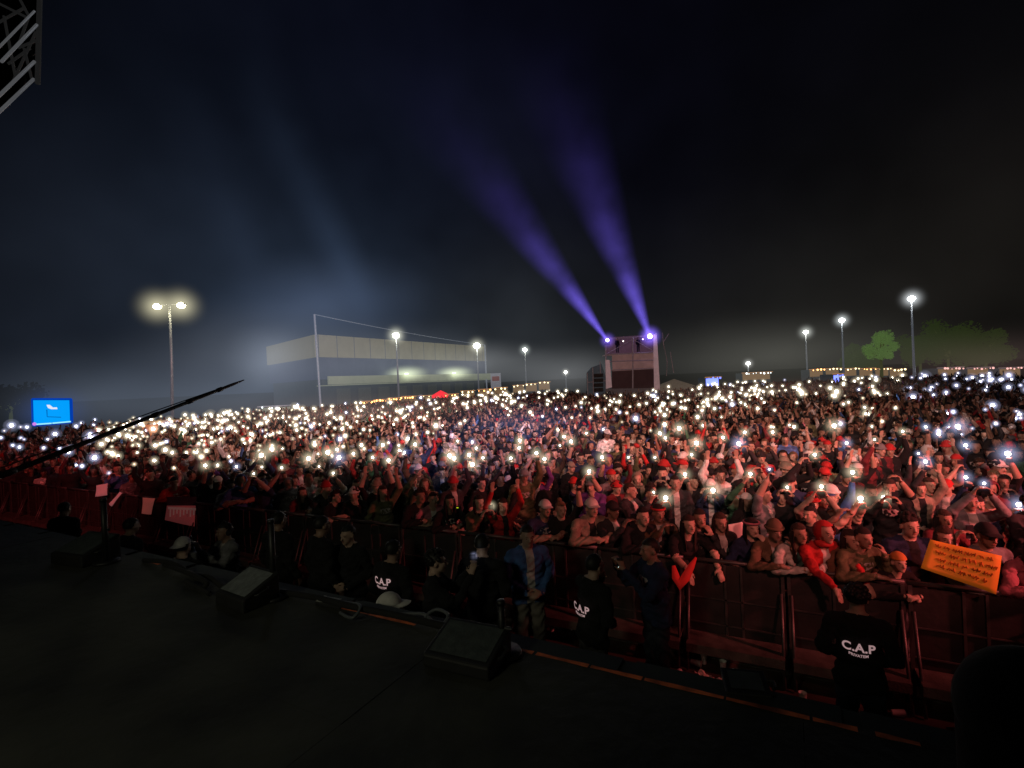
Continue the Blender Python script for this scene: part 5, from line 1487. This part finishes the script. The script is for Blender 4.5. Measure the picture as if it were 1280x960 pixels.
smoke(120, 500, 52, (20, 7, 8.0), (.36, .44, .58), .32, 2.2, .3, 1.6).__setitem__('label', 'thin grey haze behind the blue screen side crowd')
smoke(300, 500, 58, (24, 6, 6.0), (.46, .54, .68), .50, 2.0, .25, 1.6).__setitem__('label', 'thin bluish mist lying behind the crowd edge left of the warehouse')
smoke(645, 545, 19, (4.2, 4.0, 1.5), (.22, .32, .75), .22, 1.6, .5, 1.5).__setitem__('label', 'wisp of blue smoke drifting over the crowd before the tower')
smoke(430, 530, 30, (12, 7, 2.4), (.95, .72, .66), .22, 1.5, .4, 1.6).__setitem__('label', 'warm haze with its glow put in over the far crowd')
smoke(960, 510, 36, (16, 9, 2.6), (.95, .62, .50), .20, 1.5, .4, 1.6).__setitem__('label', 'brownish haze with its glow put in right of the tower')
smoke(705, 468, 72, (14, 5, 5.5), (.60, .62, .64), .42, 1.9, .25, 1.6).__setitem__('label', 'grey haze lying low behind the crowd left of the tower')
smoke(338, 452, 72, (8, 4, 6.5), (.42, .48, .60), .42, 1.8, .35, 1.6).__setitem__('label', 'smoke swallowing the dark end of the warehouse')
# faint broad blue beams
def faint(px0, py0, px1, py1, d, Ln, r0, r1, s, c, label):
    a = P(px0, py0, d); b = P(px1, py1, d)
    m = MB(); m.tube([(0,0,0),(0,0,Ln)], [r0, r1], 20)
    o = m.build('light_haze', vmat_beam('faint_%d' % px0, c, s, r0, r1, Ln, Ln*.6, .4, .08, 1.4, start=Ln*.25)); orient(o, a, b)
    tag(o, label, 'haze', kind='stuff')
faint(470, 410, 300, 60, 70, 42, 3.2, 6.0, .045, (.28, .45, .85), 'faint bluish light shaft rising over the warehouse')
faint(330, 370, 210, 60, 66, 34, 4.2, 6.5, .018, (.28, .42, .8), 'weak broad light shaft above the floodlight mast')

# ------------------------------------------------------------------ world
w = bpy.data.worlds.new('World'); sc.world = w; w.use_nodes = True
nt = w.node_tree; N = nt.nodes; L = nt.links; N.clear()
sky = N.new('ShaderNodeTexSky'); sky.sky_type = 'NISHITA'; sky.sun_disc = False; sky.sun_elevation = rad(-4.0); sky.sun_rotation = rad(200)
bg1 = N.new('ShaderNodeBackground'); bg1.inputs[1].default_value = .0012; L.new(sky.outputs[0], bg1.inputs[0])
tc = N.new('ShaderNodeTexCoord')
def lobe(px, py, c, k):
    dv = ray(px, py).normalized()
    dt = N.new('ShaderNodeVectorMath'); dt.operation = 'DOT_PRODUCT'; L.new(tc.outputs['Generated'], dt.inputs[0]); dt.inputs[1].default_value = dv
    e = mathn(nt, 'EXPONENT', mathn(nt, 'MULTIPLY', mathn(nt, 'SUBTRACT', dt.outputs['Value'], 1.0), k))
    vm = N.new('ShaderNodeVectorMath'); vm.operation = 'SCALE'; vm.inputs[0].default_value = c; L.new(e, vm.inputs['Scale'])
    return vm.outputs[0]
nzw = N.new('ShaderNodeTexNoise'); nzw.inputs['Scale'].default_value = 3.4; nzw.inputs['Detail'].default_value = 3; L.new(tc.outputs['Generated'], nzw.inputs['Vector'])
sumv = None
for args in ((410, 410, (.009, .015, .025), 34), (330, 230, (.0012, .0022, .0048), 10), (600, 140, (.0012, .0012, .005), 12), (640, 470, (.022, .025, .026), 50), (1000, 480, (.0085, .0082, .0066), 28), (1320, 330, (.006, .005, .0038), 50), (150, 490, (.009, .012, .018), 24)):
    s_ = lobe(*args)
    if sumv is None: sumv = s_
    else:
        a_ = N.new('ShaderNodeVectorMath'); a_.operation = 'ADD'; L.new(sumv, a_.inputs[0]); L.new(s_, a_.inputs[1]); sumv = a_.outputs[0]
a_ = N.new('ShaderNodeVectorMath'); a_.operation = 'ADD'; L.new(sumv, a_.inputs[0]); a_.inputs[1].default_value = (.0011, .0011, .0016); sumv = a_.outputs[0]
mr = N.new('ShaderNodeMapRange'); mr.inputs['From Min'].default_value = .25; mr.inputs['From Max'].default_value = .75; mr.inputs['To Min'].default_value = .45; mr.inputs['To Max'].default_value = 1.5; L.new(nzw.outputs['Fac'], mr.inputs['Value'])
vm = N.new('ShaderNodeVectorMath'); vm.operation = 'SCALE'; L.new(sumv, vm.inputs[0]); L.new(mr.outputs['Result'], vm.inputs['Scale'])
bg2 = N.new('ShaderNodeBackground'); L.new(vm.outputs[0], bg2.inputs[0]); bg2.inputs[1].default_value = 1.0
ad = N.new('ShaderNodeAddShader'); wo = N.new('ShaderNodeOutputWorld')
L.new(bg1.outputs[0], ad.inputs[0]); L.new(bg2.outputs[0], ad.inputs[1]); L.new(ad.outputs[0], wo.inputs['Surface'])

# ------------------------------------------------------------------ stage lighting (from the rig above and behind the viewer)
def spot(name, loc, tgt, power, c, ang, blend=.7, size=.25):
    l = bpy.data.lights.new(name, 'SPOT'); l.energy = power; l.color = c; l.spot_size = rad(ang); l.spot_blend = blend; l.shadow_soft_size = size
    o = bpy.data.objects.new(name, l); col.objects.link(o); o.location = loc
    o.rotation_euler = (Vector(tgt) - Vector(loc)).to_track_quat('-Z', 'Y').to_euler()
spot('red_stage_spot', (9.5, 1.0, 4.6), (3.8, 9.8, 1.9), 4300, (1, .15, .14), 62, .9)
spot('warm_red_stage_spot', (3, -3, 7), (4.2, 14, 1.4), 2300, (1, .27, .22), 46, 1.0)
spot('red_side_spot', (-9, 3.0, 5.5), (-14, 17, 1.0), 1300, (1, .12, .12), 60, .9)
spot('warm_wash_spot', (1.5, -4, 9), (12, 36, 2), 14000, (1, .54, .44), 54, 1.0, .5)
spot('pale_wash_spot', (8, -4, 10), (-16, 46, 4), 38000, (1, .66, .60), 46, 1.0, .5)
spot('blue_stage_spot', (-1, -2, 8), (-.6, 20, 1.2), 5200, (.16, .28, 1), 26, 1.0)
spot('added_deck_fill', (-5, -3, 6), (-2.8, 2.2, 1.75), 300, (.98, .95, .66), 62, 1.0, .6)  # fill lamp added only to lift the deck tone
night_sun = bpy.data.lights.new('added_night_sun', 'SUN'); night_sun.energy = .012; night_sun.angle = rad(.5); night_sun.color = (.75, .85, 1)  # weak cool sun added to the night, with no moon behind it
mo = bpy.data.objects.new('added_night_sun', night_sun); col.objects.link(mo); mo.rotation_euler = (rad(50), 0, rad(200))

# ------------------------------------------------------------------ render settings
sc.render.engine = 'CYCLES'
cy = sc.cycles
cy.max_bounces = 3; cy.diffuse_bounces = 1; cy.glossy_bounces = 2; cy.transmission_bounces = 1; cy.volume_bounces = 0; cy.transparent_max_bounces = 16
cy.use_denoising = True
try: cy.denoiser = 'OPENIMAGEDENOISE'
except Exception: pass
cy.sample_clamp_indirect = 2.0; cy.sample_clamp_direct = 0
cy.volume_step_rate = 2.0; cy.volume_max_steps = 64
cy.use_light_tree = True
cy.caustics_reflective = False; cy.caustics_refractive = False
sc.view_settings.view_transform = 'Standard'; sc.view_settings.look = 'None'; sc.view_settings.exposure = 0; sc.view_settings.gamma = 1
